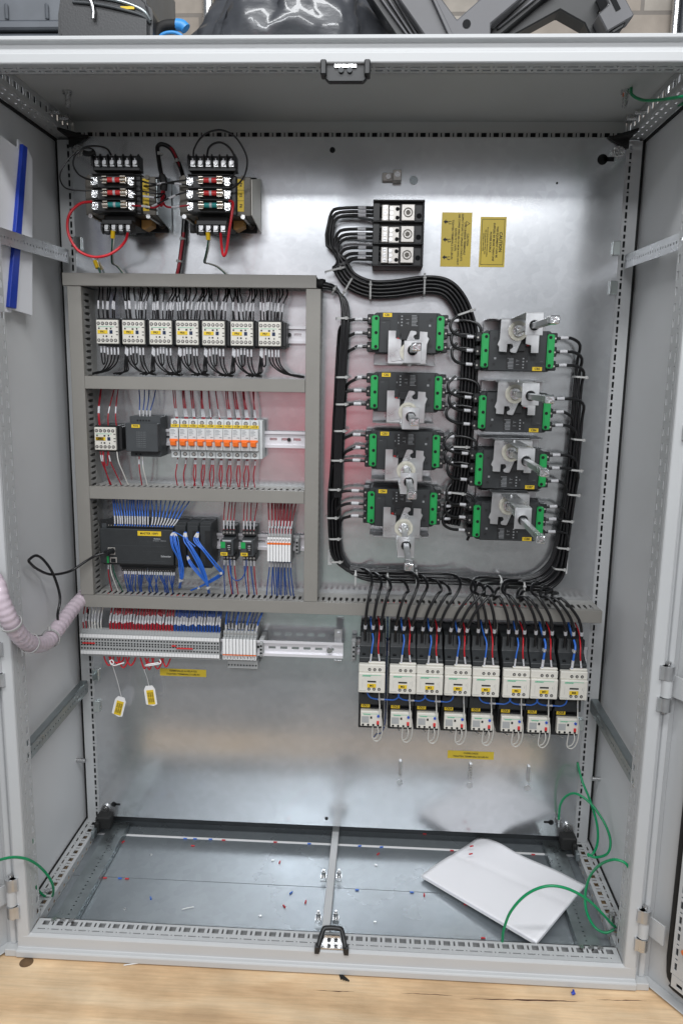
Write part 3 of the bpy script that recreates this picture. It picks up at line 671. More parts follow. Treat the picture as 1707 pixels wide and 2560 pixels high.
# ---- plug-in relays REA, REB
for i,(x,nm) in enumerate(((-.228,'REA'),(-.1855,'REB'))):
    t=thing('plug_in_relay','small plug-in relay with green tab labelled %s'%nm,'relay',(x,PY,.692),group='pair of plug-in relays')
    MB().hb(-.0135,.0135,-.036,.040,.005,.034).hb(-.0135,.0135,.022,.034,.034,.048).hb(-.0135,.0135,-.033,-.020,.034,.046).build('socket_base',M['black'],t,bevel=.001)
    MB().hb(-.0135,.0135,-.0175,.0175,.034,.070).build('relay_cover',M['dgrey'],t,bevel=.0012)
    MB().hb(-.0128,-.0035,-.0005,.0125,.070,.0712).build('test_tab',M['green'],t)
    MB().hb(-.001,.010,-.014,.010,.070,.0705).build('window',M['black'],t); MB().hb(-.009,.009,.0135,.0165,.070,.0706).build('print_strip',M['inkw'],t)
    MB().hb(.002,.007,.004,.0055,.0706,.071).hb(.0015,.0075,.0,.0012,.0706,.071).hb(.003,.0065,-.004,-.003,.0706,.071).build('diagram',M['inkw'],t)
    lab(t,nm,-.0130,.0015,-.0165,-.0095,.0712,size=.0055)
    g=MB()
    for k in range(4): 
        g.cyl((-.0105+k*.007,-.048,.028),(-.0105+k*.007,-.0487,.028),.0024,10)
        g.cyl((-.0105+k*.007,-.046,-.027),(-.0105+k*.007,-.0467,-.027),.0024,10)
    g.build('terminal_screw',M['steel'],t)
# ---- interface relay terminals: eight in the controller row, ten in the terminal row
def slim_proto(flip):
    t=thing('slim_relay_terminal','x','terminal',(0,0,0)); s=-1 if flip else 1
    MB().hb(-.0029,.0029,-.034,.034,.004,.040).hb(-.0029,.0029,-.027*1,.018,.040,.060).hb(-.0029,.0029,.018,.030,.040,.052).build('housing',M['tgrey'],t,bevel=.0005)
    MB().hb(-.0027,.0027,-.0265 if not flip else -.0185,.010 if not flip else .0155,.0602,.0640).build('relay_body',M['white'],t,bevel=.0006)
    if not flip:
        MB().hb(-.0027,.0027,.0105,.0135,.0602,.0645).build('ejector',M['orange'],t); MB().hb(-.0027,.0027,.0140,.0250,.0602,.0618).build('marker',M['white'],t)
    else:
        MB().hb(-.0027,.0027,-.0205,-.0190,.0602,.0645).build('ejector',M['orange'],t); MB().hb(-.0027,.0027,-.0310,-.0210,.0402,.0618).build('marker',M['white'],t)
    MB().cyl((0,-.0525,.0245),(0,-.0531,.0245),.0018,10).build('terminal_screw',M['tin'],t)
    return t
a=slim_proto(False); L8=[a]+[copy_tree(a) for _ in range(7)]
for i,c in enumerate(L8):
    c.location=(-.1415+i*.0062,PY,.690); tag(c,'slim white relay with orange tab, number %d from left in group beside REB'%(i+1),group='slim relay terminals in the controller row')
    text('PFN%d'%(i+1) if False else 'R%d'%(i+1),.0042,M['ink'],c,0,.0195,.0622,rot=-math.pi/2)
a=slim_proto(True); L10=[a]+[copy_tree(a) for _ in range(9)]
for i,c in enumerate(L10):
    c.location=(-.2375+i*.0073,PY-.0,.470+.004); c.scale=(1.14,1,1); tag(c,'slim relay terminal of the bottom row, number %d from the left'%(i+1),group='slim relay terminals in the terminal row')
    text('A%02d'%(i+1),.0040,M['ink'],c,0,-.0262,.0622,rot=-math.pi/2)
g=MB()
t=thing('terminal_footing','grey stepped lower steps under the ten slim relay terminals','terminal base',(-.204,PY,.4245)); MB().hb(-.030,.036,-.008,.012,.02,.045).hb(-.028,.034,-.014,-.008,.012,.035).build('step_block',M['tgrey'],t,bevel=.001)
g=MB()
for k in range(10): g.cyl((-.027+k*.0066,-.045,.0),(-.027+k*.0066,-.0456,.0),.0018,8)
g.build('terminal_hole',M['recess'],t)
def endstop(x,z,h,label,s=1.0,m='tgrey'):
    t=thing('end_stop',label,'end stop',(x,PY,z))
    MB().hb(-.005,.005,-.026*s,.026*s,.004,h-.01).hb(-.0035,.0035,-.018*s,.020*s,h-.01,h).build('clamp_body',M[m],t,bevel=.001)
    MB().cyl((0,-h,.010*s),(0,-h-.0008,.010*s),.0024,10).cyl((0,-h,0),(0,-h-.0008,0),.0024,10).cyl((0,-h,-.010*s),(0,-h-.0008,-.010*s),.0024,10).build('screw',M['recess'],t)
endstop(-.0855,.690,.030,'grey rail end stop to the right of the slim relays by REB',.8)
endstop(-.158,.468,.062,'grey rail end stop between the slim relays and the bare rail',.8)
endstop(.040,.462,.040,'grey rail end stop to the left of contactor M1')
# ---- long feed-through terminal row
def term_proto():
    t=thing('feed_terminal','x','terminal',(0,0,0)); p=.0064/2-.0001
    MB().hb(-p,p,-.030,.030,.045,.060).hb(-p,p,-.0225,.0225,.060,.068).build('housing',M['tgrey'],t,bevel=.0003)
    MB().hb(-p+.0002,p-.0002,.0150,.0222,.0681,.0695).build('top_marker',M['white'],t); MB().hb(-p+.0002,p-.0002,-.0225,-.0152,.0681,.0695).build('bottom_marker',M['white'],t)
    g=MB()
    for z in (.0105,.0035,-.0015,-.0095): g.cyl((0,-.0682,z),(0,-.0686,z),.0019,9)
    g.build('terminal_hole',M['recess'],t)
    return t
a=term_proto(); TX=[-.5465+i*.00645 for i in range(47)]
for i,x in enumerate(TX):
    c=a if i==0 else copy_tree(a); c.location=(x,PY,.470)
    tag(c,'grey feed-through terminal with white markers, number %d from the left of the long row'%(i+1),group='grey feed-through terminals')
for x0,x1,z in ((-.5445,-.517,.4725),(-.3495,-.340,.4725),(-.3395,-.304,.4675)):
    t=thing('jumper_comb','red plug-in jumper across %s'%{-.5445:'the leftmost grey terminals',-.3495:'two grey terminals mid row',-.3395:'six grey terminals right of mid row'}[x0],'jumper',((x0+x1)/2,PY,z))
    MB().hb(-(x1-x0)/2,(x1-x0)/2,-.0013,.0013,.0687,.0715).build('jumper_bar',M['redp'],t,bevel=.0004)
# ---- motor contactors M1..M8 and overload relays OL1..OL8
CX=[.081,.1445,.200,.2575,.3145,.3765,.4325,.4925]
def contactor_proto():
    t=thing('motor_contactor','x','contactor',(0,0,0))
    MB().hb(-.027,.027,-.072,.040,.005,.085).hb(-.027,.027,-.030,.030,.085,.105).prism([(-.105,.0305),(-.105,.040),(-.078,.056),(-.070,.083),(-.042,.087),(-.008,.088),(-.005,.0405),(-.06,.0305)],-.027,.027,'x').build('body',M['anth'],t,bevel=.001)
    g=MB()
    for k in (-1,0,1): g.cyl((k*.0175,-.0975,.0455),(k*.0175,-.1000,.0440),.0038,12).cyl((k*.0175,-.085,-.045),(k*.0175,-.0856,-.045),.004,12)
    for k in (-.5,.5,1.5,-1.5): g.hb(k*.0175-.0006,k*.0175+.0006,.062,.0835,.07,.0775)
    g.build('terminal_hole',M['recess'],t)
    MB().hb(-.0273,.0273,-.0295,.0130,.105,.123).hb(-.0273,.0273,.013,.0295,.105,.1175).hb(-.008,.0273,.0295,.034,.106,.113).build('front_cover',M['cream'],t,bevel=.0014)
    MB().hb(-.018,.019,.0085,.0092,.1230,.1234).build('printed_line',M['gline'],t); text('Schneider',.0045,M['gline'],t,-.0105,.0075,.1235) 
    MB().hb(-.009,.009,-.0062,-.0030,.123,.1236).build('window',M['ink'],t)
    MB().hb(-.019,-.0188,-.018,.0,.1230,.1233).hb(.0195,.0197,-.014,.0,.123,.1233).hb(-.0255,-.012,-.0255,-.0250,.123,.1233).hb(.016,.0165,-.008,-.003,.123,.1233).build('fine_print',M['inkg'],t)
    g=MB(); h2=MB()
    for x in (-.005,.0055,.016): g.cyl((x,-.1175,.0195),(x,-.1183,.0195),.0031,12); h2.cyl((x,-.118,.0195),(x,-.1188,.0195),.0020,10)
    for x in (-.0055,.005,.0155): g.cyl((x,-.123,-.0210),(x,-.1238,-.0210),.0031,12); h2.cyl((x,-.1235,-.0210),(x,-.1243,-.0210),.0020,10)
    g.build('terminal_hole',M['recess'],t); h2.build('terminal_screw',M['tin'],t)
    MB().hb(-.0255,-.016,-.039,-.032,.0850,.0855).build('rating_sticker',M['dgrey'],t)
    return t
def overload_proto():
    t=thing('overload_relay','x','overload relay',(0,0,0))
    MB().hb(-.027,.027,-.032,.0415,.005,.070).hb(-.0225,.020,-.016,.020,.070,.080).build('body',M['black'],t,bevel=.001)
    MB().hb(-.0220,.0225,-.0165,.0175,.080,.095).build('front_cover',M['cream'],t,bevel=.0012)
    MB().hb(-.018,.018,.0115,.0120,.095,.0953).build('printed_line',M['gline'],t); text('Schneider',.0038,M['gline'],t,-.008,.0107,.0955)
    MB().hb(-.0195,-.004,-.008,.006,.095,.0953).hb(-.0195,-.004,-.0085,-.0080,.0953,.0955).build('dial_print',M['tgrey'],t)
    MB().hb(-.0015,.0025,.001,.006,.095,.0955).build('switch_window',M['ink'],t)
    MB().cyl((.0155,-.095,.0075),(.0155,-.0975,.0075),.0027,14).build('reset_button',M['bluep'],t)
    MB().hb(.0125,.0175,-.0105,-.003,.095,.0985).build('stop_button',M['redp'],t,bevel=.0006)
    g=MB()
    for x in (-.0165,-.0055,.0055,.0155): g.cyl((x,-.0950,-.0130),(x,-.0956,-.0130),.0024,12)
    g.build('terminal_hole',M['recess'],t)
    MB().cyl((-.018,-.070,-.0245),(-.018,-.071,-.0245),.0036,12).cyl((-.002,-.070,-.0245),(-.002,-.071,-.0245),.0036,12).cyl((.014,-.070,-.0245),(.014,-.071,-.0245),.0036,12).build('terminal_screw',M['dgrey'],t)
    return t
a=contactor_proto(); b=overload_proto()
for i,x in enumerate(CX):
    c=a if i==0 else copy_tree(a); c.location=(x,PY,.4345)
    d=b if i==0 else copy_tree(b); d.location=(x,PY,.334)
    tag(c,'white fronted motor contactor with yellow label M%d'%(i+1),group='motor contactors'); tag(d,'overload relay with yellow label OL%d under contactor M%d'%(i+1,i+1),group='overload relays')
for i,(c,d) in enumerate(zip([o for o in COL.objects if o.name.startswith('motor_contactor')],[o for o in COL.objects if o.name.startswith('overload_relay')])):
    n=int(c['label'][-1]); lab(c,'M%d'%n,-.009,.009,-.0175,-.0095,.1232)
    lab(d,'OL%d'%n,-.0215,-.0030,.0200,.0280,.0805)
# ---- moulded case breakers CB1..CB8 with rotary handle mechanisms
def mccb_proto():
    t=thing('moulded_case_breaker','x','circuit breaker',(0,0,0))
    MB().prism([(-.067,-.034),(-.062,-.039),(.061,-.039),(.067,-.034),(.067,.034),(.061,.039),(-.062,.039),(-.067,.034)],-.074,-.012).hb(-.056,.056,-.0385,.0385,.074,.0835).build('case',M['anth'],t,bevel=.0012)
    MB().hb(-.016,.020,-.005,.012,.0836,.0850).hb(-.0125,.0165,-.013,.0,.0836,.092).build('toggle_surround',M['black'],t)
    for s in (-1,1):
        pts=[(s*.0560,-.0330),(s*.0560,.0330),(s*.0680,.0330),(s*.0710,.0300),(s*.0710,-.0330)]
        gm=MB().hb(min(s*.0560,s*.0700),max(s*.0560,s*.0700),-.0325,.0325,.0745,.0865).build('green_cover',M['green'],t,bevel=.002,seg=2)
        g=MB()
        for z in (-.0265,0,.0270): g.cyl((s*.0615,-.0864,z),(s*.0615,-.0870,z),.0031,14)
        g.build('screw_hole',M['recess'],gm)
        g=MB()
        for z in (-.0265,0,.0270): g.hb(min(s*.0660,s*.0790),max(s*.0660,s*.0790),z-.0095,z+.0095,.018,.066)
        g.build('terminal_shroud',M['black'],t,bevel=.0015)
        g=MB()
        for z in (-.0265,0,.0270): g.cyl((s*.0752,-.0660,z+.001),(s*.0752,-.0665,z+.001),.0018,10)
        g.build('terminal_screw',M['tin'],t)
    MB().hb(-.0205,.0215,.007,.0345,.0836,.0840).build('rating_plate',M['black'],t)
    g=MB(); rr=random.Random(3)
    for k in range(9): g.hb(.007,.007+.0125*rr.uniform(.7,1),.0325-k*.0027,.0336-k*.0027,.0840,.0842)
    for k in range(4): g.hb(-.0135,-.0105,.0305-k*.0058,.0330-k*.0058,.0840,.0842)
    g.hb(-.004,.002,.0255,.0262,.084,.0842).hb(-.004,.001,.0185,.0192,.084,.0842).hb(.0005,.0011,.016,.021,.084,.0842)
    g.hb(-.0195,-.0180,.018,.021,.084,.0842).hb(-.050,-.044,.0195,.0198,.0836,.0838).hb(.0405,.0445,.0125,.0165,.0836,.0838)
    g.build('rating_print',M['inkg'],t)
    MB().hb(-.0545,-.0545+.0006,-.024,.024,.0836,.0841).hb(-.0535,-.0345,.0235,.0242,.0836,.0841).hb(-.0350,-.0342,.0,.024,.0836,.0841).build('panel_line',M['black'],t)
    MB().cyl((.045,-.0836,.0255),(.045,-.0842,.0255),.003,12).cyl((.045,-.0836,-.0235),(.045,-.0842,-.0235),.003,12).build('case_screw',M['black'],t)
    MB().hb(-.0215,-.0165,-.0135,-.0095,.0836,.0862).build('red_flag',M['redp'],t); MB().ring((-.0125,-.0838,-.0115),(0,-1,0),.0018,.0011,.0006,12).build('off_mark',M['inkw'],t)
    # rear bracket below the case with its folded lip
    MB().hb(-.0655,.0585,-.0605,-.0395,.010,.0125).hb(-.0655,.0585,-.0620,-.0605,.010,.060).hb(-.058,-.038,-.0622,-.0606,.060,.075).hb(.042,.056,-.0622,-.0606,.060,.075).build('mounting_bracket',M['zincb'],t,bevel=.0005)
    # rotary mechanism
    s_=.193e-3
    pg=[(745,905),(745,580),(822,580),(822,655),(878,668),(878,765),(918,700),(962,584),(975,577),(1015,582),(1028,592),(1028,612),(1002,628),(1000,645),(1012,665),(1055,665),(1058,585),(1137,590),(1137,635),(1155,658),(1135,712),(1130,905)]
    cxp,czp=940,600
    m=MB().prism([((x-cxp)*s_,(czp-z)*s_) for x,z in pg],-.0975,-.0955); m.hb(-.0375,.0365,-.0605,-.0588,.05,.0955)
    mech=m.build('handle_mechanism',M['zincb'],t,bevel=.0006)
    cc=(.004,-.037)
    MB().prism([((x-cxp)*s_,(czp-z)*s_) for x,z in [(770,850),(775,815),(870,750),(905,800),(900,880),(850,870),(812,885),(780,880)]],-.0990,-.0978).build('lever_arm',M['zincb'],mech,bevel=.0004)
    MB().ring((cc[0],-.0976,cc[1]),(0,-1,0),.0185,.0135,.0055,28).cyl((cc[0],-.0976,cc[1]),(cc[0],-.101,cc[1]),.0135,24).build('bearing_ring',M['tape'],mech)
    MB().ring((cc[0],-.101,cc[1]),(0,-1,0),.0105,.0058,.006,18).cyl((cc[0],-.101,cc[1]),(cc[0],-.112,cc[1]),.0045,8).build('shaft_socket',M['chrome'],mech)
    br=MB().hb(cc[0]-.0150,cc[0]+.0150,-.0600,-.0585,.098,.262).hb(cc[0]-.0150,cc[0]+.0150,-.0585,-.0215,.2600,.2620)
    br.hb(cc[0]-.0145,cc[0]+.0145,-.0600,-.0455,.098,.0995)
    b=br.build('shaft_bracket',M['zincb'],mech,bevel=.0005)
    MB().ring((cc[0],-.2622,cc[1]-.001),(0,-1,0),.0098,.0088,.0006,22).build('bushing',M['steel'],b); MB().cyl((cc[0],-.2620,cc[1]-.001),(cc[0],-.2624,cc[1]-.001),.0088,22).build('bushing_hole',M['recess'],b)
    MB().cyl((cc[0],-.130,-.0600),(cc[0],-.130,-.0640),.0042,12).build('bolt',M['steel'],b)
    # square drive shaft reaching out towards the missing door
    z=cc[1]; x=cc[0]
    sh=MB().box(x-.0050,x+.0050,-.392,-.110,z-.0050,z+.0050).build('drive_shaft',M['zincb'],mech,bevel=.0008)
    MB().box(x-.0038,x+.0038,-.398,-.392,z-.0038,z+.0038).prism([(x-.0075,z-.0062),(x+.0075,z-.0062),(x+.0075,z+.0062),(x-.0075,z+.0062)],-.424,-.398).build('shaft_tip',M['chrome'],sh,bevel=.0016)
    return t
ML=[(.134,1.134,0),(.1345,1.0195,0),(.1345,.904,0),(.1335,.7875,0),(.3475,1.103,1),(.3480,.984,1),(.3470,.8705,1),(.3475,.7645,1)]
a=mccb_proto()
MCC=[]
for i,(x,z,fl) in enumerate(ML):
    c=a if i==0 else copy_tree(a)
    MCC.append(c)
for i,(c,(x,z,fl)) in enumerate(zip(MCC,ML)):
    c.location=(x,PY,z)
    if fl: c.rotation_euler=(0,math.pi,0)
    n=i+1
    if not fl: lab(c,'CB%d'%n,-.0485,-.0315,.0300,.0375,.0840)
    else: lab(c,'CB%d'%n,-.0485,-.0300,.0300,.0375,.0840,rot=math.pi)
    tag(c,'black breaker with green ends labelled CB%d, %s column'%(n,'right' if fl else 'left'),group='moulded case breakers with rotary handles')
# ---- power distribution block
t=thing('power_distribution_block','black three pole power block with large silver lugs above the breakers','distribution block',(.1105,PY,1.3225))
g=MB().hb(-.0495,.0495,-.0615,.0615,.004,.052)
for z in (-.0615,-.0205,.0205,.0585): g.hb(-.0495,.0495,z,z+.003,.052,.066)
g.hb(.0460,.0495,-.0615,.0615,.052,.063).hb(-.0495,-.036,-.0615,.0615,.052,.057)
g.build('block_base',M['black'],t,bevel=.001)
for z in (.0375,-.0020,-.0405):
    MB().hb(-.0325,-.0190,z-.0150,z+.0150,.052,.066).hb(-.0185,.0020,z-.0150,z+.0150,.052,.060).build('wire_terminal',M['tin'],t,bevel=.001)
    MB().hb(.0050,.0305,z-.0150,z+.0150,.052,.070).build('main_lug',M['tin'],t,bevel=.001)
    MB().ring((.0178,-.0701,z),(0,-1,0),.0088,.0070,.0012,22).cyl((.0178,-.0701,z),(.0178,-.0706,z),.0048,6).build('lug_screw',M['core'],t)
    g=MB(); g2=MB()
    for k in (-1,0,1): g.cyl((-.0257,-.066,z+k*.0098),(-.0257,-.0668,z+k*.0098),.0037,12).cyl((-.0140,-.060,z+k*.0085),(-.0140,-.0612,z+k*.0085),.0036,12)
    for k in (-1,1): g2.cyl((-.0025,-.060,z+k*.0080),(-.0025,-.0608,z+k*.0080),.0038,12)
    g.build('terminal_screw',M['steel'],t); g2.build('terminal_hole',M['recess'],t)
    g=MB()
    for k in (-1,0,1): g.hb(-.0288,-.0226,z+k*.0098-.0004,z+k*.0098+.0004,.0668,.0670)
    g.build('screw_slot',M['recess'],t)
    MB().cyl((.0395,-.052,z-.003),(.0395,-.0526,z-.003),.0050,16).build('mounting_hole',M['recess'],t)
# ---- grounding lug
t=thing('ground_lug','small silver two piece grounding lug at the top of the plate','ground lug',(.0965,PY,1.438))
MB().hb(-.020,.001,-.008,.008,.001,.010).build('lug_foot',M['tin'],t,bevel=.001); MB().hb(.001,.018,-.010,.011,.001,.022).build('lug_box',M['tin'],t,bevel=.001)
MB().cyl((-.008,-.010,0),(-.008,-.0145,0),.0055,6).cyl((.010,-.022,.002),(.010,-.0228,.002),.0055,14).build('lug_screw',M['steel'],t)
# ---- stickers on the plate
def sticker(x0,x1,z0,z1,label): 
    t=thing('warning_sticker',label,'sticker',((x0+x1)/2,PY,(z0+z1)/2)); MB().hb((x0-x1)/2,(x1-x0)/2,(z0-z1)/2,(z1-z0)/2,.0002,.0008).build('foil',M['caution'],t); return t
t=sticker(.1975,.2575,1.270,1.374,'larger yellow caution sticker with three black arrows, lettering turned sideways')
Q=math.pi/2
for i,(s_,x,zz,sz) in enumerate([('CAUTION',.0225,0,.0052),('LIVE LINESIDE TERMINALS',.0170,.002,.0054),('SUPPLY STOPS TO UPSAGE CONDUITS',.0110,.004,.0052),('USE COPPER WIRE 600-120 MCM AWG ONLY!',.0045,.0,.0048),('RATED 75\u00b0C (167F)',-.0015,0,.0052),('TIGHTEN TERMINALS 275 LBS-IN',-.0078,.0,.0052)]):
    text(s_,sz,M['ink'],t,x,zz,.0011,rot=Q)
for k,z in enumerate((.034,.0,-.034)):
    text('L%d'%(k+1),.0075,M['ink'],t,-.0140,z-.003+.001,.0011,rot=Q)
    MB().prism([(-.0265,z),(-.0215,z+.0045),(-.0215,z+.0018),(-.0175,z+.0018),(-.0175,z-.0018),(-.0215,z-.0018),(-.0215,z-.0045)],-.0012,-.0008).build('arrow',M['ink'],t)
MB().prism([(.0185,.026),(.0185,.036),(.0265,.031)],-.0010,-.0009).build('warning_triangle',M['ink'],t); MB().prism([(.0192,.0275),(.0192,.0345),(.0248,.031)],-.0012,-.00105).build('warning_triangle',M['caution'],t)
t=sticker(.2745,.3255,1.270,1.366,'narrower yellow caution sticker with a black border line')
g=MB().hb(-.0225,.0225,.0430,.0438,.0009,.0011).hb(-.0225,.0225,-.0438,-.0430,.0009,.0011).hb(-.0225,-.0217,-.043,.043,.0009,.0011).hb(.0217,.0225,-.043,.043,.0009,.0011); g.build('border',M['ink'],t)
for s_,x,sz in [('CAUTION',.0155,.0085),('THIS EQUIPMENT CAN BE',.0085,.0052),('SUPPLIED BY MORE THAN ONE',.0020,.0052),('POWER SOURCE',-.0045,.0052),('Prevent shock and fire disconnect before',-.0105,.0034),('this circuit remains on when open',-.0145,.0034),('servicing or other supply',-.0182,.0034)]:
    text(s_,sz,M['ink'],t,x,0,.0012,rot=Q)
t=sticker(-.397,-.292,.3755,.3925,'yellow terminal tightening sticker under the long grey terminal row')
text('TERMINAL(S) & RELAY(S)',.0058,M['ink'],t,0,.0038,.0011); text('TIGHTEN TERMINALS 5 LBS-IN',.0056,M['ink'],t,0,-.0038,.0011)
t=sticker(.2555,.3585,.203,.2215,'yellow overload tightening sticker below relays OL4 to OL6')
text('OVERLOADS',.0058,M['ink'],t,0,.0040,.0011); text('TIGHTEN TERMINALS 20 LBS-IN',.0056,M['ink'],t,0,-.0040,.0011)
# ---- control transformers
def transformer(dx,n):
    t=thing('control_transformer','%s black control transformer with fuses on its face%s'%(('left','') if n==1 else ('right',', beside the left one')),'transformer',(-.418+dx,PY,1.3785),group='control transformers')
    MB().hb(-.074,.063,-.0475,.0585,.001,.005).build('base_plate',M['black'],t,bevel=.001)
    MB().add([(.0675,-.098,.033),(.0675,-.098,-.031),(.0700,-.006,-.047),(.0700,-.006,.056),(.0690,-.098,.033),(.0690,-.098,-.031),(.0715,-.006,-.047),(.0715,-.006,.056)],[(0,1,2,3),(7,6,5,4),(0,4,5,1),(1,5,6,2),(2,6,7,3),(3,7,4,0)]).build('lit_core_side',M['cream'] if n==2 else M['zincd'],t)  # added plate; cream on the right one stands for the core's lit side
    MB().hb(-.069,.067,-.033,.037,.012,.100).build('laminated_core',M['core'],t,bevel=.001)
    MB().hb(-.045,.042,-.034,.038,.1005,.106).hb(-.036,.024,-.052,.056,.016,.096).build('coil_housing',M['black'],t,bevel=.003)
    MB().prism([(.026,-.034),(.046,-.034),(.046,-.044),(.031,-.052),(.026,-.050)],-.060,-.030).prism([(-.050,-.034),(-.037,-.034),(-.037,-.050),(-.050,-.040)],-.060,-.030).build('coil_paper',M['coil'],t)
    for x,z in ((-.060,-.039),(.052,-.039),(-.060,.043),(.052,.043)): MB().cyl((x,-.098,z+(.004 if z<0 else -.008)),(x,-.103,z+(.004 if z<0 else -.008)),.0045,6).cyl((x,-.01,z+(.004 if z<0 else -.008)),(x,-.098,z+(.004 if z<0 else -.008)),.0030,8).build('core_bolt',M['steel'] if z<0 else M['core'],t)
    MB().cyl((.052,-.005,-.034),(.052,-.009,-.034),.0075,16).build('mounting_bolt',M['core'],t)
    # terminal blocks
    b=MB().hb(-.047,.042,.044,.050,.09,.116).hb(-.047,.042,.050,.071,.092,.112)
    for k in range(7): b.prism([(-.112,.050),(-.126,.050),(-.126,.066),(-.118,.073),(-.112,.073)],-.0470+k*.01445,-.0450+k*.01445,'x')
    o=b.build('upper_terminal_block',M['black'],t,bevel=.0006)
    for k in range(6):
        MB().hb(-.0435+k*.01445,-.0345+k*.01445,.0515,.0625,.112,.1145).cyl((-.039+k*.01445,-.1145,.0580),(-.039+k*.01445,-.1180,.0580),.0040,10).hb(-.0400+k*.01445,-.0385+k*.01445,.0625,.066,.112,.115).build('screw_terminal',M['steel'],o)
    b=MB().hb(-.0335,.0240,-.0520,-.0440,.09,.116).hb(-.0335,.0240,-.0680,-.0520,.092,.110)
    for k in range(5): b.prism([(-.110,-.052),(-.124,-.052),(-.124,-.063),(-.116,-.070),(-.110,-.070)],-.0335+k*.0139,-.0317+k*.0139,'x')
    o=b.build('lower_terminal_block',M['black'],t,bevel=.0006)
    for k in range(4): MB().hb(-.0300+k*.0139,-.0205+k*.0139,-.0640,-.0525,.110,.1125).cyl((-.0252+k*.0139,-.1125,-.0580),(-.0252+k*.0139,-.116,-.0580),.0040,10).build('screw_terminal',M['steel'],o)
    # fuse holder
    fh=MB().hb(-.0480,.0320,-.0315,.0370,.106,.116).hb(-.048,.032,-.0315,-.030,.116,.126).hb(-.048,.032,-.010,-.0080,.116,.124).hb(-.048,.032,.0115,.0135,.116,.124).hb(-.048,.032,.0355,.037,.116,.122).build('fuse_holder',M['black'],t,bevel=.0006)
    for k,z in enumerate((.0245,.0018,-.0195)):
        y=-.128
        f=MB().cyl((-.0155,y,z),(.0085,y,z),.0045,14).build('fuse',M['redp'] if k<2 else M['teal'],fh)
        MB().cyl((-.0055,y,z),(-.0010,y,z),.0047,14).build('fuse_print',M['sleeve'],f)
        if k<2: MB().cyl((-.0245,y,z),(-.0155,y,z),.0040,14).cyl((-.0295,y,z),(-.0245,y,z),.0014,8,r2=.0025).cyl((.0085,y,z),(.020,y,z),.0048,14).build('fuse_cap',M['brass'],f)
        else: MB().cyl((-.0265,y,z),(-.0155,y,z),.0048,14).cyl((.0085,y,z),(.020,y,z),.0048,14).build('fuse_cap',M['brass'],f)
        c=MB().hb(.0090,.0190,z-.0062,z-.0052,.116,.132).hb(.0090,.0190,z+.0052,z+.0062,.116,.132)
        c.hb(-.0260,-.0175,z-.0062,z-.0052,.116,.130).hb(-.0260,-.0175,z+.0052,z+.0062,.116,.130)
        c.build('fuse_clip',M['brass'],fh)
        for x0 in (-.0440,.0265):
            g=MB(); g.hb(x0-.0050,x0+.0050,z-.0070,z+.0065,.116,.1175).cyl((x0,-.1175,z),(x0,-.1215,z),.0042,8).hb(x0-.0050,x0-.0035,z-.007,z+.0065,.1175,.123).hb(x0+.0030,x0+.0050,z-.0080,z-.0040,.1175,.1245)
            g.build('screw_lug',M['chrome'],fh)
    b=MB().hb(.0420,.0540,-.0250,.0330,.1003,.1008).build('label',M['yellow'],t)
    for k,s_ in enumerate(('T%d'%(n*3-2),'T%d'%(n*3-1),'T%d'%(n*3))) if False else enumerate((('F1','F2','F3') if n==1 else ('F4','F5','F6'))):
        text(s_,.0075,M['ink'],b,.048,.023-k*.019,.1011,rot=Q)
    MB().hb(.0420,.0540,.0130,.0136,.1009,.1011).hb(.0420,.0540,-.0060,-.0054,.1009,.1011).build('dividing_line',M['ink'],b)
    return t
transformer(0,1); transformer(.1815,2)
# ================================================================ WIRES
R=random.Random(11); KINDW=['relay_wire']
def wire(pts, r, m, label, group=None, cat='wire', name=None, sleeves=(), n=6, sub=4, sm='sleeve', srad=1.28, ferr=None):
    name=name or KINDW[0]; P=[Vector(p) for p in pts]; o=MB().tube(P,r,n,sub).build(name,M[m]); tag(o,label,cat,group)
    S=smooth(P,sub) if len(P)>2 else [P[0].lerp(P[1],k/12) for k in range(13)]
    Ls=[0]
    for i in range(1,len(S)): Ls.append(Ls[-1]+(S[i]-S[i-1]).length)
    def pt(d):
        d=max(0,min(Ls[-1],d))
        for i in range(1,len(S)):
            if Ls[i]>=d: return S[i-1].lerp(S[i],(d-Ls[i-1])/max(1e-9,Ls[i]-Ls[i-1]))
        return S[-1]
    for d,l in sleeves:
        if d<0: d=Ls[-1]+d
        MB().tube([pt(d),pt(d+l/2),pt(d+l)],r*srad,n,2).build('marker_sleeve',M[sm],o)
    if ferr: 
        MB().tube([pt(0),pt(ferr[1])],r*1.25,n,1).build('ferrule',M[ferr[0]],o)
    return o
def W(x,z,h): return Vector((x,PY-h,z))
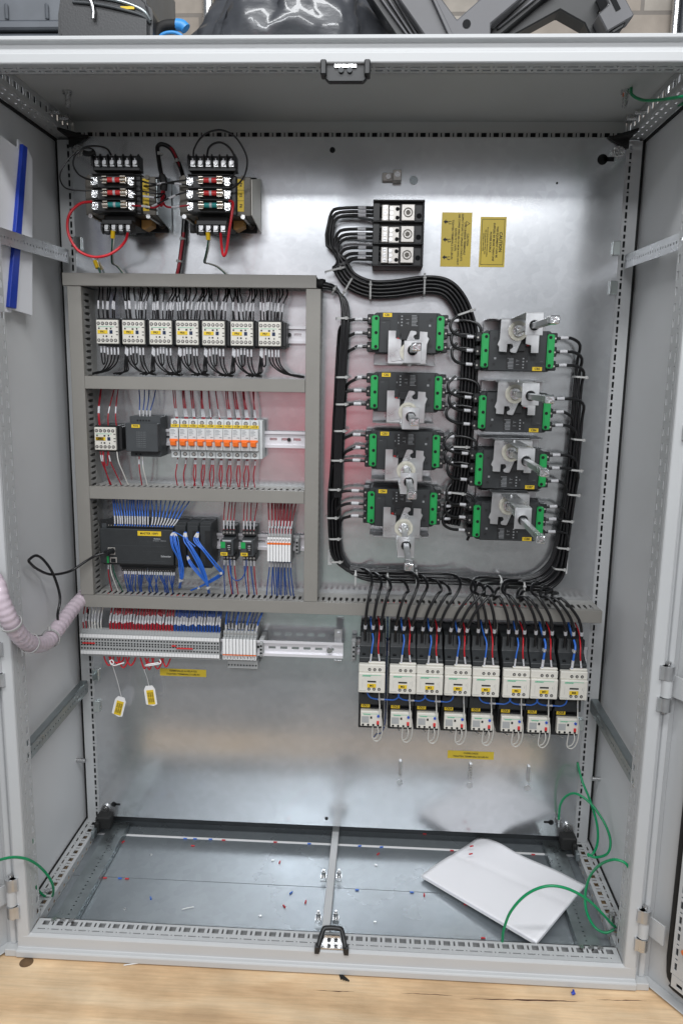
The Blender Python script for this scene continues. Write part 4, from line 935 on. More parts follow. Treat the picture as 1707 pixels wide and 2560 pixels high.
# ---- top row relays
for i,x0 in enumerate(RX):
    lb='black wire with white sleeve running from the top duct into relay PR%d'%(i+1); gp='black wires above relay PR%d'%(i+1)
    nW=9 if i else 6
    for k in range(nW):
        xt=x0+.004+k*(.0062 if i==0 else .0048)+R.uniform(-.0014,.0014); xd=xt+R.uniform(-.007,.010)+(.006 if k>4 else -.006)
        hh=R.uniform(.045,.056)
        zs=1.170+.004*(i>3)
        wire([W(xt,1.150,hh),W(xt+(xd-xt)*.2,1.168,hh+.002),W(xt+(xd-xt)*.35,1.188,hh),W(xd,1.208,.04),W(xd-.003,1.222,.03)],.0016,'cable',lb,gp,sleeves=[(.024+R.uniform(-.001,.002),.0165)],ferr=None)
    lb='black wire looping down under relay PR%d'%(i+1); gp='black wires below relay PR%d'%(i+1)
    xs=[x0+.006+k*.0066+R.uniform(-.001,.001) for k in range(6)]
    # one U-shaped jumper and four wires sweeping to the duct below
    a,b=(0,1) if i in (0,6) else (2,3)
    wire([W(xs[a],1.108,.055),W(xs[a],1.085,.056),W(xs[a]+.001,1.071,.055),W((xs[a]+xs[b])/2,1.065,.055),W(xs[b],1.071,.055),W(xs[b],1.085,.056),W(xs[b],1.108,.055)],.0016,'cable','black U shaped jumper wire under relay PR%d'%(i+1),cat='wire',name='jumper_wire',sleeves=[(.007,.013),(-.020,.013)])
    for k in range(6):
        if k in (a,b): continue
        tgt = x0+.052+R.uniform(-.003,.003) if i<6 else x0+.085
        if i==0: tgt=x0-.018
        s=(tgt-xs[k])
        z1=1.046+R.uniform(0,.004)
        wire([W(xs[k],1.108,.055),W(xs[k]+.0005,1.082,.056),W(xs[k]+s*.12,1.066,.052),W(xs[k]+s*.45,1.052,.046),W(xs[k]+s*.8,z1,.040),W(tgt+.004*(1 if s>0 else -1),1.0445+(k%3)*.001,.036)],.0016,'cable',lb,gp,sleeves=[(.009,.0145)])
for i,x0 in enumerate(RX):
    if i==0: continue
    for k in range(3):
        wire([W(x0+.003+k*.0022,1.108,.052),W(x0+.002+k*.002,1.085,.056),W(x0-.001+k*.003,1.065,.054),W(x0-.004+k*.003,1.052,.048),W(x0-.018-k*.006,1.0445+k*.001,.040)],.0016,'cable','black wire from relay PR%d turning back to the left along the duct'%(i+1),'black wires turning left under relay PR%d'%(i+1),sleeves=[(.007+.002*k,.015)])
KINDW[0]='breaker_wire'
# ---- second row
def straight(x0,z0,h0,x1,z1,h1,mt,lb,gp,sl=(),r=.00125,bow=0):
    return wire([W(x0,z0,h0),W(x0+(x1-x0)*.2+bow*.3,z0+(z1-z0)*.3,h0+.002),W(x0+(x1-x0)*.55+bow,z0+(z1-z0)*.6,(h0+h1)/2+.004),W(x1,z1,h1)],r,mt,lb,gp,sleeves=sl)
for xa,xb in ((-.4935,-.497),(-.4915,-.4955),(-.475,-.468),(-.4575,-.4600)):
    straight(xa,.936,.056,xb,1.017,.03,'red','red wire with white sleeve dropping into the relay labelled PR','red wires above relay PR',[(.030,.015)],bow=-.001)
for xa,xb in ((-.494,-.481),(-.489,-.4835),(-.477,-.459)):
    straight(xa,.892,.056,xb,.814,.035,'red','red wire with white sleeve leaving the bottom of relay PR','red wires below relay PR',[(.013,.013)])
wire([W(-.486,.892,.056),W(-.4865,.87,.058),W(-.483,.858,.056),W(-.479,.862,.056),W(-.4785,.892,.056)],.00125,'red','short red U jumper wire under relay PR',name='jumper_wire')
straight(-.459,.892,.056,-.444,.814,.035,'wwhite','white wire from the bottom right of relay PR to the duct',None)
for k,(xa,xb) in enumerate(((-.411,-.4165),(-.404,-.405),(-.397,-.395),(-.391,-.381))):
    straight(xa,.955,.045,xb,1.017,.03,'blue','blue wire with white sleeve entering the dark grey power supply','blue wires above the power supply',[(.004,.014)],bow=.002)
straight(-.414,.877,.05,-.4145,.814,.035,'red','red wire under the dark grey power supply',None,[(.006,.010)])
straight(-.407,.877,.05,-.403,.814,.035,'wwhite','white wire under the dark grey power supply',None,[(.006,.010)])
for i in range(10):
    x=-.3355+.0182*i
    nW=[2,3,2,3,1,1,3,3,3,2][i]; 
    for k in range(nW):
        xt=x-.002+k*.0028; xd=xt-.006+R.uniform(-.004,.004)-.002*k
        straight(xt,.957,.038,xd,1.017,.03,'red','red wire with white sleeve entering breaker %s from above'%names[i],'red wires above breaker %s'%names[i],[(.004,.017)])
    for k in range([1,1,2,2,2,2,2,2,2,1][i]):
        xt=x-.001+k*.0025; xd=xt-.004+R.uniform(-.005,.003)+(.004 if i==9 else 0)
        straight(xt,.876,.036,xd,.815,.03,'red','red wire with white sleeve leaving breaker %s downwards'%names[i],'red wires below breaker %s'%names[i],[(.005,.009)],bow=(k-.5)*.006)
KINDW[0]='controller_wire'
# ---- third row
for k in range(14):
    xt=-.4665+k*.0054+R.uniform(-.0007,.0007); xd=xt-.010+R.uniform(-.005,.004)+k*.0006
    wire([W(xt,.731,.061),W(xt,.746,.060),W(xt+(xd-xt)*.4,.768,.054),W(xd,.785,.04),W(xd-.002,.795,.03)],.0013,'lblue','blue wire in the left close packed group above the black controller','blue wires in the left group above the controller',sleeves=[(.004,.017)])
for k in range(9):
    xt=-.3895+k*.0056; xd=xt-.004+k*.0046
    wire([W(xt,.731,.061),W(xt+.003+k*.0009,.744,.060),W(xt+(xd-xt)*.55+.004,.766,.054),W(xd,.785,.04),W(xd+.002,.795,.03)],.0013,'lblue','blue wire fanning out to the right above the black controller','blue wires fanning right above the controller',sleeves=[(.004,.017)])
for k in range(22):
    xt=-.4545+k*.0052+R.uniform(-.001,.001); xd=xt+R.uniform(-.012,.010)
    wire([W(xt,.636,.050),W(xt+R.uniform(-.001,.001),.622,.051),W((xt+xd)/2,.606,.047),W(xd,.590,.04),W(xd,.580,.035)],.0013,'blue','blue wire hanging from the controller down into the bottom duct','blue wires under the controller',sleeves=[(.004,.008)])
straight(-.487,.648,.052,-.488,.580,.035,'red','red wire dropping from the left end of the black controller',None,[(.004,.01)])
straight(-.483,.648,.052,-.474,.580,.035,'wwhite','white wire dropping from the left end of the black controller',None)
straight(-.479,.648,.050,-.464,.580,.035,'dgreen','dark green wire dropping from the left end of the black controller',None)
zA=zoomed(230,1280,.2105)
def bundle(paths, nW, r, mt, lb, gp, spread, sl=None, name=None, cat='wire'):
    for k in range(nW):
        a=2*math.pi*k/nW; q=(math.cos(a)*spread,math.sin(a)*spread*.7)
        pts=[Vector(p)+(Vector((q[0],0,q[1]*.2))*1.5+Vector((R.uniform(-.0016,.0016),R.uniform(-.002,.002),R.uniform(-.0016,.0016))) if 0<i<len(paths)-2 else Vector((q[0]*.5,0,0)))+Vector((0,q[1],0)) for i,p in enumerate(paths)]
        wire(pts,r,mt,lb,gp,sleeves=sl or (),name=name,cat=cat)
bundle([zA(975,240,.072),zA(950,290,.080),zA(975,420,.085),zA(1040,560,.082),zA(1065,690,.078),zA(1060,800,.072),zA(1040,900,.05)],5,.00125,'lblue','blue wire in the leftmost tied bunch hanging before the controller modules','blue wires of the leftmost tied bunch',.0026,[(.002,.008)])
bundle([zA(985,240,.072),zA(1000,330,.080),zA(1040,480,.085),zA(1075,640,.082),zA(1075,760,.075),zA(1060,820,.07),zA(1050,900,.05)],3,.00125,'lblue','blue wire on the right side of the leftmost tied bunch at the controller','blue wires beside the leftmost tied bunch',.0016,[(.002,.008)])
bundle([zA(1110,240,.072),zA(1120,330,.082),zA(1180,440,.088),zA(1270,600,.086),zA(1330,760,.08),zA(1375,880,.074),zA(1390,960,.05)],6,.0014,'lblue','blue wire in the thick middle tied bunch before the controller modules','blue wires of the middle tied bunch',.0030,[(.002,.010)])
bundle([zA(1135,520,.072),zA(1170,600,.080),zA(1250,710,.082),zA(1330,810,.078),zA(1375,880,.072)],3,.00125,'lblue','short blue wire joining the middle tied bunch from the second module','short blue wires of the middle tied bunch',.0018,[(.002,.008)])
bundle([zA(1260,240,.072),zA(1240,340,.080),zA(1330,450,.086),zA(1420,560,.086),zA(1500,660,.080),zA(1540,730,.074),zA(1440,810,.06),zA(1300,880,.05),zA(1180,930,.04)],5,.00135,'lblue','blue wire in the rightmost tied bunch swinging back to the left','blue wires of the rightmost tied bunch',.0026,[(.002,.010)])
wire([zA(985,240,.073),zA(1080,290,.082),zA(1230,410,.088)],.0012,'lblue','single blue wire crossing diagonally between the module bunches',None)
def tie(c, axis, ro, label, w=.0035, group=None):
    t=MB(); c=Vector(c); a=Vector(axis).normalized()
    t.ring(c-a*w/2,a,ro+.0008,ro,w,18); 
    hd=c+Vector((0,-(ro+.002),0)); 
    u=a.cross(Vector((0,1,0))); u=u.normalized() if u.length>.01 else Vector((1,0,0))
    t.cyl(hd-a*.0028+u*.001,hd+a*.0028+u*.001,.0025,8)
    return tag(t.build('cable_tie',M['tie']),label,'cable tie',group)
tie(zA(1060,808,.072),(0.1,0,1),.0042,'white tie round the leftmost blue bunch at the controller')
tie(zA(1378,895,.073),(.3,0,-1),.0052,'white tie at the foot of the thick middle blue bunch')
tie(zA(1535,725,.074),(.6,0,-.6),.0042,'white tie at the bend of the rightmost blue bunch')
tie(zA(1280,905,.048),(1,0,.2),.0040,'white tie on the blue bunch lying just above the bottom duct')
for nm,xc in (('REA',-.228),('REB',-.1855)):
    for k in range(4):
        xt=xc-.0105+k*.007
        straight(xt,.722,.046,xt+R.uniform(-.003,.005)+k*.0012,.794,.03,'red','red wire with white sleeve rising from relay %s'%nm,'red wires above relay %s'%nm,[(.006,.018)])
        straight(xt,.664,.044,xt+R.uniform(-.004,.004)+k*.002,.580,.03,'red' if k%2 else 'blue','%s wire dropping from relay %s to the bottom duct'%('red' if k%2 else 'blue',nm),'%s wires below relay %s'%('red' if k%2 else 'blue',nm),[(.004,.012)])
wire([W(-.226,.662,.046),W(-.224,.632,.052),W(-.214,.618,.054),W(-.200,.622,.054),W(-.192,.640,.050),W(-.191,.662,.046)],.0013,'blue','blue wire slung in a U from relay REA to relay REB',name='jumper_wire')
for i in range(8):
    x=-.1415+i*.0062
    for k in range(2):
        straight(x+(k-.5)*.001,.716,.044,x+(.001+.0025*i)*(1 if k else .4)-.006,.794,.03,'red','red wire with white sleeve above the eight slim relays','red wires above the eight slim relays',[(.004+.012*k,.016)])
    straight(x,.660,.040,x+R.uniform(-.004,.006)+.0015*i-.006,.580,.03,'blue','blue wire with white sleeve below the eight slim relays','blue wires below the eight slim relays',[(.004,.010)])
    if i%2: straight(x,.660,.038,x+R.uniform(-.004,.006)+.001*i,.580,.025,'blue','blue wire with white sleeve below the eight slim relays','blue wires below the eight slim relays',[(.004,.010)])
KINDW[0]='terminal_wire'
# ---- terminal row wires
for i,x in enumerate(TX):
    if i in (7,8): continue
    mt='wwhite' if 2<=i<=6 else ('red' if (i<31) else 'blue')
    for k in range(1 if i<9 else 2):
        if i<3 and k: continue
        xa=x+(k-.5)*.0018; xb=xa+R.uniform(-.002,.002)+(.004 if i>5 else .002)
        col={'wwhite':'white','red':'red','blue':'blue'}[mt]
        straight(xa,.499,.052,xb,.562,.035,mt,'%s wire with white sleeve above the long grey terminal row'%col,'%s wires above the long grey terminal row'%col,[(.016+R.uniform(-.002,.004),.017)],r=.0014)
for i in range(10):
    x=-.2375+i*.0073
    straight(x,.504,.045,x+.002+i*.0018,.562,.03,'blue','blue wire fanning up from the slim relay terminals of the bottom row','blue wires above the bottom slim relays',[(.003,.014)])
    if i%3==0: straight(x+.002,.504,.050,x+.004+i*.0018,.562,.035,'lblue','blue wire fanning up from the slim relay terminals of the bottom row','blue wires above the bottom slim relays',[(.001,.014)],r=.0017)
KINDW[0]='control_wire'
zT=zoomed(200,1480,.2296)
# red loops under the terminals
def loops(spec,lb,gp):
    for a,b,dep in spec:
        m_=(a+b)/2
        wire([zT(a,630,.05),zT(a-8,700,.052),zT(a+6,750,.054),zT(m_,dep,.055),zT(b-4,750,.054),zT(b+8,700,.052),zT(b,638,.05)],.0018,'redb',lb,gp,name='jumper_wire')
loops([(275,360,800),(330,430,805),(420,530,825),(510,600,800),(345,470,770)],'red jumper loop in the left tied bunch below the terminal row','red jumper loops of the left bunch')
loops([(665,745,835),(715,800,845),(790,905,838),(900,980,815),(725,880,790)],'red jumper loop in the right tied bunch below the terminal row','red jumper loops of the right bunch')
wire([zT(325,745,.062),zT(345,790,.064),zT(370,770,.064),zT(350,740,.062),zT(330,760,.062),zT(370,800,.064),zT(430,785,.064),zT(485,770,.06)],.0014,'white','white tag tie wound round the left red loops',cat='tie',name='tag_tie')
wire([zT(870,735,.062),zT(880,775,.064),zT(800,795,.064),zT(715,805,.062),zT(740,790,.064),zT(860,770,.06)],.0014,'white','white tag tie wound round the right red loops',cat='tie',name='tag_tie')
zH=zoomed(180,1480,.4464)
for (ax,ay,bx_,by_,ang,lb) in ((230,415,278,588,.26,'white paper tag with yellow print hanging on the left string'),(405,435,432,525,-.12,'white paper tag with yellow print hanging on the right string')):
    a=zH(ax,ay,.06); b=zH(bx_,by_,.03)
    wire([a,a.lerp(b,.5)+Vector((.001,0,0)),b],.0007,'white','thin white string holding %s hanging tag'%('the left' if ax<300 else 'the right'),cat='string',name='tag_string')
    t=thing('hanging_tag',lb,'tag',b,rot=(0,ang,0))
    MB().prism([(-.0075,0),(.0075,0),(.0125,-.009),(.0125,-.0445),(.004,-.048),(-.0125,-.043),(-.0125,-.009)],-.0006,.0006).build('tag_card',M['white'],t)
    MB().box(-.0075,.0085,-.0012,-.0007,-.044,-.010).build('printed_field',M['yellow'],t)
    for k in range(3): text('SPARE WIRES',.0045,M['ink'],t,-.004+k*.0045,-.027,.0014,rot=Q,squash=.9)
# ---- transformer wiring
z3=zoomed(140,320,.3444)
def zc(pts,r,mt,lb,cat='wire',grp=None,sl=(),name='transformer_wire',n=8): return wire([z3(*p) for p in pts],r,mt,lb,grp,cat=cat,sleeves=sl,name=name,n=n,sub=6)
zc([(262,535,.125),(180,548,.14),(110,610,.15),(85,690,.15),(100,790,.15),(165,890,.15),(270,935,.15),(370,925,.15),(450,880,.145),(505,820,.13),(522,765,.115)],.0026,'redb','thick bright red cable looping round the left of the left transformer')
zc([(1262,530,.125),(1285,545,.14),(1278,620,.145),(1258,750,.145),(1240,880,.14),(1225,925,.138),(1212,915,.135),(1202,850,.125),(1196,765,.115)],.0026,'redb','thick bright red cable in a narrow loop at the right transformer')
zc([(402,195,.116),(370,150,.13),(300,132,.14),(215,140,.15),(145,195,.155),(128,265,.15),(160,330,.14),(215,365,.13),(270,378,.122)],.0017,'cable','black wire arching over the left transformer from its third top terminal')
zc([(292,205,.116),(275,160,.125),(220,145,.14),(130,190,.15),(60,270,.155),(30,350,.155),(55,420,.145),(120,450,.135),(265,455,.122)],.0014,'cable','thin black wire sweeping widest left of the left transformer')
MB_=MB().tube([z3(205,180,.118),z3(240,188,.12),z3(285,175,.118)],.005,8,2); tag(MB_.build('insulated_lug',M['rubber']),'black insulated lug beside the top left terminal of the left transformer','cable lug')
zc([(998,200,.116),(1005,150,.13),(1045,80,.145),(1110,30,.155),(1200,15,.16),(1290,55,.16),(1355,140,.155),(1388,230,.15),(1375,330,.14),(1330,400,.13),(1270,445,.120)],.0017,'cable','black wire in the large arch over the right transformer')
zc([(1097,200,.116),(1110,145,.13),(1150,112,.14),(1205,108,.145),(1265,150,.145),(1305,230,.14),(1310,300,.135),(1275,370,.125),(1262,378,.12)],.0020,'cable','black wire in the small inner arch over the right transformer')
zc([(772,365,.09),(755,280,.08),(742,190,.07),(740,135,.065),(775,118,.065),(835,150,.065),(875,220,.06),(905,290,.05),(925,360,.03),(930,450,.02)],.0042,'cable','thick black sheathed cable arching between the two transformers','cable',name='sheathed_cable',n=10)
zc([(800,125,.060),(840,150,.068),(870,205,.064),(898,275,.055),(915,330,.04)],.0022,'red','dark red wire showing along the arch between the transformers')
zc([(770,345,.09),(785,370,.10),(785,420,.105),(778,470,.10),(772,540,.095),(765,560,.09)],.0040,'redb','red wires running down through the black taped joint between the transformers','cable',name='sheathed_cable')
tag(MB().tube([z3(772,350,.1),z3(785,400,.107),z3(782,450,.104)],.0068,10,3).build('tape_wrap',M['rubber']),'black taped joint where the transformer wires cross','tape wrap')
zc([(553,378,.122),(620,385,.13),(700,405,.13),(780,402,.112),(870,388,.12),(965,376,.122)],.0016,'cable','black wire linking the top fuses of both transformers',sl=[(.052,.020)])
zc([(640,422,.1),(700,420,.115),(790,402,.115),(880,405,.118),(960,415,.12)],.0016,'cable','black wire passing through the taped joint towards the right transformer',sl=[(.07,.014)])
zc([(555,455,.122),(640,462,.13),(740,478,.125),(790,480,.11),(795,510,.1),(760,540,.1),(690,570,.105),(650,580,.1)],.0016,'cable','black wire from the second left fuse curling down to the right')
zc([(560,490,.122),(640,495,.128),(720,505,.12),(765,495,.11),(780,470,.105)],.0016,'cable','black wire with white sleeve below the second left fuse',sl=[(.022,.020)])
zc([(660,585,.1),(720,560,.115),(800,520,.12),(880,485,.122),(965,460,.122)],.0016,'cable','black wire rising diagonally to the second fuse of the right transformer',sl=[(.018,.014),(-.040,.014)])
zc([(553,563,.122),(640,568,.13),(715,578,.125),(760,550,.11),(768,500,.1)],.0017,'red','red wire from the third fuse of the left transformer to the joint',sl=[(.022,.016)])
zc([(772,520,.1),(790,560,.11),(820,575,.118),(890,570,.122),(968,560,.122)],.0017,'red','red wire from the joint to the third fuse of the right transformer',sl=[(-.034,.016)])
zc([(935,640,.012),(932,700,.014),(925,790,.016),(912,900,.016),(898,1000,.018),(885,1062,.018)],.0050,'cable','black and red cable running down the plate below the right transformer','cable',name='sheathed_cable',n=10)
zc([(928,760,.019),(918,830,.021),(905,920,.021),(893,1000,.023),(880,1062,.023)],.0030,'red','red wire strapped to the cable below the right transformer')
tie(z3(920,805,.018),(0.05,0,1),.0055,'white tie on the vertical cable, upper of the two below the right transformer'); tie(z3(895,968,.02),(0.1,0,1),.0055,'white tie on the vertical cable, lower of the two below the right transformer')
tie(z3(757,190,.07),(0.1,0,1),.0048,'white tie on the left limb of the black arch between the transformers'); tie(z3(882,240,.062),(.4,0,-1),.0045,'white tie on the right limb of the black arch between the transformers')
def earth(pts, lb, cr, green_first=True):
    o=zc(pts,.0015,'dgreen',lb); 
    MB().tube([z3(*p)+Vector((.0030,0,0)) for p in pts],.0014,8,6).build('white_stripe',M['wwhite'],o)
    a=z3(*cr[0]); b=z3(*cr[1]); MB().cyl(a,b,.0042,10).build('crimp',M['crimp'],o); return o
earth([(412,790,.112),(408,860,.1),(405,920,.07),(408,980,.04),(440,1000,.025),(475,1040,.02),(492,1062,.02)],'green and white earth wire with yellow crimp under the left transformer',((416,745,.115),(413,800,.112)))
earth([(1108,800,.112),(1100,860,.1),(1085,930,.07),(1076,975,.05),(1110,985,.04),(1165,1005,.03),(1210,1040,.025),(1232,1062,.022)],'green and white earth wire with yellow crimp under the right transformer',((1103,757,.115),(1107,812,.112)))
o=zc([(308,1010,.012),(318,1035,.012),(325,1062,.012)],.0022,'dgreen','green earth wire with yellow crimp bolted to the plate, left of the transformers'); MB().cyl(z3(285,965,.008),z3(305,1018,.012),.0044,10).build('crimp',M['crimp'],o); MB().cyl(z3(275,948,.001),z3(275,948,.008),.005,10).build('ring_lug',M['steel'],o)
# ---- power cables ----------------------------------------------------------
RC=.0033
zP=zoomed(780,400,.3444)
# line feed: nine cables from the distribution block round and down between the breaker columns
def offs(cen, d, k_h):
    out=[]; C=smooth(cen,5)
    m=len(C)
    for i,p in enumerate(C):
        t=(C[min(i+1,m-1)]-C[max(i-1,0)]); t.y=0; t.normalize()
        nn=Vector((t.z,0,-t.x))
        out.append(p+nn*d+Vector((0,-k_h,0)))
    return out
cenA=[at(px,py,.028) for px,py in ((838,560),(838,612),(848,660),(875,700),(925,722),(985,722),(1060,712),(1110,718),(1142,748),(1163,795),(1174,850),(1172,930),(1166,1020),(1160,1100),(1152,1180),(1140,1250),(1128,1310))]
startY=[521,531,541,576,587,598,617,630,644]
rowy=[350,378,405,505,540,568,640,682,715]
for k in range(10):
    col=k%5; lay=k//5
    d=(col-2)*.0071; kh=lay*.0070
    o_=offs(cenA[2:],d,kh)
    kk=min(k,8)
    order=[0,1,2,3,4,5,6,7,8,8][k]
    y_=rowy[order]+(8 if k==9 else 0)
    # outermost (top phase) takes the left side of the bend
    xx=[128,142,158,170,180,190,200,212,222,228][k]*1.0
    d2=[-2,-1,0,-2,-1,0,1,2,1,2][k]*.0071; kh=[0,0,0,1,1,1,0,0,1,1][k]*.0070
    o_=offs(cenA[2:],d2,kh)
    st=[zP(505,y_,.055),zP(440,y_-2,.045),zP(330,y_-4,.034+kh),zP(xx+60,y_+2,.030+kh),zP(xx+14+.3*k,y_+30,.028+kh)]
    if k<3: st+= [zP(118+k*18,470,.028+kh),zP(108+k*20,620,.028+kh)]
    elif k<6: st+= [zP(125+k*12,640,.028+kh)]
    pts=st+o_
    lb='thick black cable sweeping from the power block down between the two breaker columns'
    wire(pts,RC,'cable',lb,'black feed cables from the power block',cat='power cable',name='power_cable',sleeves=[(.034,.016)] if k<9 else (),n=8,sub=2,srad=1.12)
ta=lambda px,py,lb,ax,ro=.019,h=.031: None
def flat_tie(cx,cy,dirx,dirz,halfw,label,h0=.020,h1=.046):      # strap round a flat bundle
    c=at(cx,cy,(h0+h1)/2); c.y=PY; u=Vector((dirx,0,dirz)).normalized(); v=Vector((-u.z,0,u.x))
    pts=[c+u*halfw+Vector((0,-h0,0)),c+u*(halfw+.0005)+Vector((0,-(h0+h1)/2,0)),c+u*(halfw-.002)+Vector((0,-h1,0)),c+u*0+Vector((0,-h1-.0015,0)),c-u*(halfw-.002)+Vector((0,-h1,0)),c-u*(halfw+.0005)+Vector((0,-(h0+h1)/2,0)),c-u*halfw+Vector((0,-h0,0))]
    P=smooth(pts,3); m=MB(); w=.0018; vs=[]
    for p in P:
        vs+= [p-v*w,p+v*w,p+v*w+Vector((0,-.0008,0)),p-v*w+Vector((0,-.0008,0))]
    fs=[]
    for i in range(len(P)-1):
        for a in range(4): fs.append((i*4+a,i*4+(a+1)%4,(i+1)*4+(a+1)%4,(i+1)*4+a))
    m.add(vs,fs); hh=c+u*halfw*.55+Vector((0,-h1-.002,0)); m.cyl(hh-v*.003,hh+v*.003,.0026,8)
    return tag(m.build('cable_tie',M['tie']),label,'cable tie')
flat_tie(838,676,1,.25,.0205,'grey tie on the feed cables at the upper left bend')
flat_tie(869,718,-.55,-1,.0195,'grey tie on the feed cables at the lower left bend')
flat_tie(926,727,0,1,.019,'grey tie on the feed cables just right of the bend')
flat_tie(1060,712,0,1,.021,'grey tie on the feed cables above breaker CB1')
flat_tie(1163,782,1,.35,.019,'grey tie on the feed cables where they turn downwards')
flat_tie(1152,1116,1,-.02,.018,'grey tie on the middle cables beside breaker CB3'); flat_tie(1143,1231,1,-.1,.018,'grey tie on the middle cables beside breaker CB4')
# stubs from the breakers into the middle bundle
for n in range(4):
    x,z,_=ML[n]
    for t_,dz in enumerate((.027,0,-.0265)):
        zz=z+dz; zz2=zz-.026+R.uniform(-.004,.004)
        wire([W(x+.076,zz,.045),W(x+.094,zz,.045),W(x+.118,zz+.001,.042),W(x+.140+R.uniform(-.003,.006),zz-.006,.045),W(x+.146,zz-.022,.046),W(x+.139,zz-.045,.040)],.0030,'cable','short black cable from the right side of breaker CB%d into the middle bundle'%(n+1),'short black cables right of breaker CB%d'%(n+1),cat='power cable',name='power_cable',sleeves=[(.010,.015)],n=8,srad=1.15)
for n in range(4,8):
    x,z,_=ML[n]
    for t_,dz in enumerate((.0265,0,-.027)):
        zz=z+dz; lo=x-.076
        b=R.uniform(-.004,.004)
        wire([W(lo,zz,.045),W(lo-.018,zz+.001,.046),W(lo-.034,zz+.003,.050),W(lo-.048+b,zz+.012,.052),W(lo-.050+b,zz+.028,.050),W(lo-.038,zz+.042,.044)],.0030,'cable','short black cable hooking from the left side of breaker CB%d into the middle bundle'%(n+1),'short black cables left of breaker CB%d'%(n+1),cat='power cable',name='power_cable',sleeves=[(.006,.013)],n=8,srad=1.15)
# load cables: breakers CB1-4 feed contactors M1-4 down the left trunk, CB5-8 feed M5-8 down the right trunk
LT=[(1.20,.008),(1.13,.006),(1.05,.002),(.95,-.001),(.85,-.005),(.78,-.009),(.70,-.004)]
RT=[(1.13,.492),(1.09,.490),(1.02,.487),(.95,.487),(.857,.485),(.78,.479),(.70,.470)]
def trunkx(T,z):
    for (z0,x0),(z1,x1) in zip(T,T[1:]):
        if z<=z0 and z>=z1: return x0+(x1-x0)*(z0-z)/(z0-z1)
    return T[0][1] if z>T[0][0] else T[-1][1]
k=0
exits={0:[(.070,.084,.098)],1:0}
for side in (0,1):
    for n in range(4):
        x,z,_=ML[n+4*side]; mi=n+4*side
        for t_,dz in enumerate((.0265,0,-.0265)):
            kk=n*3+t_; col=kk%4; lay=kk//4
            T=RT if side else LT; sg=1 if side else -1
            dx=(col-1.5)*.0068; hh=.016+lay*.0074
            zz=z+dz; xs=x+sg*.077
            zb=.640-.0015*n+ (.003-col*.0066) -(.012 if side else 0)
            xt=CX[mi]+(t_-1)*.0165
            xe=xt+ (R.uniform(-.004,.012) if not side else -.020-.012*n+R.uniform(-.006,.006)+(t_-1)*-.004)
            if not side: xe=xt+.010+n*.012+(t_)*.003
            trx=lambda q: trunkx(T,q)+dx
            bend=.030
            c0=[W(xs,zz,.045),W(xs+sg*.022,zz+.001,.044)]
            if side==0: c0+=[W(trx(zz)+.022,zz-.002,.040),W(trx(zz-.01)+.004,zz-.014,max(.03,hh)+.004)]
            else: c0+=[W(trx(zz)-.020,zz-.0,.040),W(trx(zz-.008)-.003,zz-.012,max(.03,hh)+.004)]
            zq=zz-.040; c1=[]
            while zq>.735: c1.append(W(trx(zq),zq,hh)); zq-=.055
            xc_=trx(.70); rad=.055+ (col*.0066 if not side else (3-col)*.0066)
            cz=zb+rad
            for a in (0,.33,.66,1):
                an=a*math.pi/2
                c1.append(W(xc_-sg*(rad-rad*math.cos(an))*1.0,cz-rad*math.sin(an),hh))
            xl=xc_-sg*rad
            c2=[]
            # along the bottom to the exit point
            dirn = -sg
            q=xl+dirn*.05
            while (q<xe-.03 if dirn>0 else q>xe+.03):
                c2.append(W(q,zb-.006*math.sin((q-.0)*7)*0,hh)); q+=dirn*.06
            c3=[W(xe-dirn*.018,zb+.001,hh+.010),W(xe-dirn*.004,zb+.001,.056),W(xe+dirn*.002,zb-.010,.078),W((xe+xt)/2+.3*(xe-xt),.612,.096),W(xt+.35*(xe-xt),.585,.1015),W(xt+.12*(xe-xt),.560,.1005),W(xt,.530,.090),W(xt,.505,.086)]
            wire(c0+c1+c2+c3,.0031,'cable','black power cable running from breaker CB%d to contactor M%d'%(mi+1,mi+1),'black cables from CB%d to M%d'%(mi+1,mi+1),cat='power cable',name='power_cable',sleeves=[(.012,.015),(-.038,.0095)],n=8,sub=3,srad=1.16)
# extra cables that leave the top duct and join the left trunk
for k in range(4):
    wire([W(-.050,1.232-.003*k,.03+.006*(k%2)),W(-.030,1.231-.003*k,.032+.006*(k%2)),W(-.010,1.222-.002*k,.034),W(.002+.003*k,1.195,.036),W(.004+.004*k,1.15,.040+.004*(k%2)),W(-.001+.004*k,1.05,.042),W(-.006+.004*k,.93,.042),W(-.006+.004*k,.80,.042)],.0032,'cable','black cable leaving the top duct end and joining the left cable trunk','black cables from the top duct end',cat='power cable',name='power_cable',n=8)
tag(MB().tube([W(-.048,1.229,.034),W(-.040,1.230,.034),W(-.034,1.229,.035)],.0105,10,2).build('grommet',M['rubber']),'black rubber sleeve where the cables leave the top duct','grommet')
tie(W(-.013,1.218,.036),(1,0,-.5),.0095,'grey tie on the cables leaving the top duct')
for (px,py,lb) in ((857,797,'beside CB1 top terminal'),(857,943,'beside CB2 top terminal'),(856,1010,'beside CB2 bottom terminal'),(852,1076,'beside CB3 top terminal'),(844,1149,'beside CB3 bottom terminal'),(838,1221,'above the CB4 terminals'),(832,1291,'beside CB4 bottom terminal'),(838,1343,'below CB4'),(842,1400,'above the lower left bend')):
    flat_tie(px,py,1,.02,.0138,'white tie on the left cable trunk %s'%lb,.012,.048)
for (px,py,lb) in ((1450,943,'below the CB5 terminals'),(1444,1098,'below the CB6 terminals'),(1438,1174,'beside CB7 middle terminal'),(1432,1235,'below the CB7 terminals'),(1415,1300,'beside CB8 middle terminal'),(1405,1367,'below CB8'),(1397,1419,'above the lower right bend')):
    flat_tie(px,py,1,-.06,.0138,'white tie on the right cable trunk %s'%lb,.012,.042)
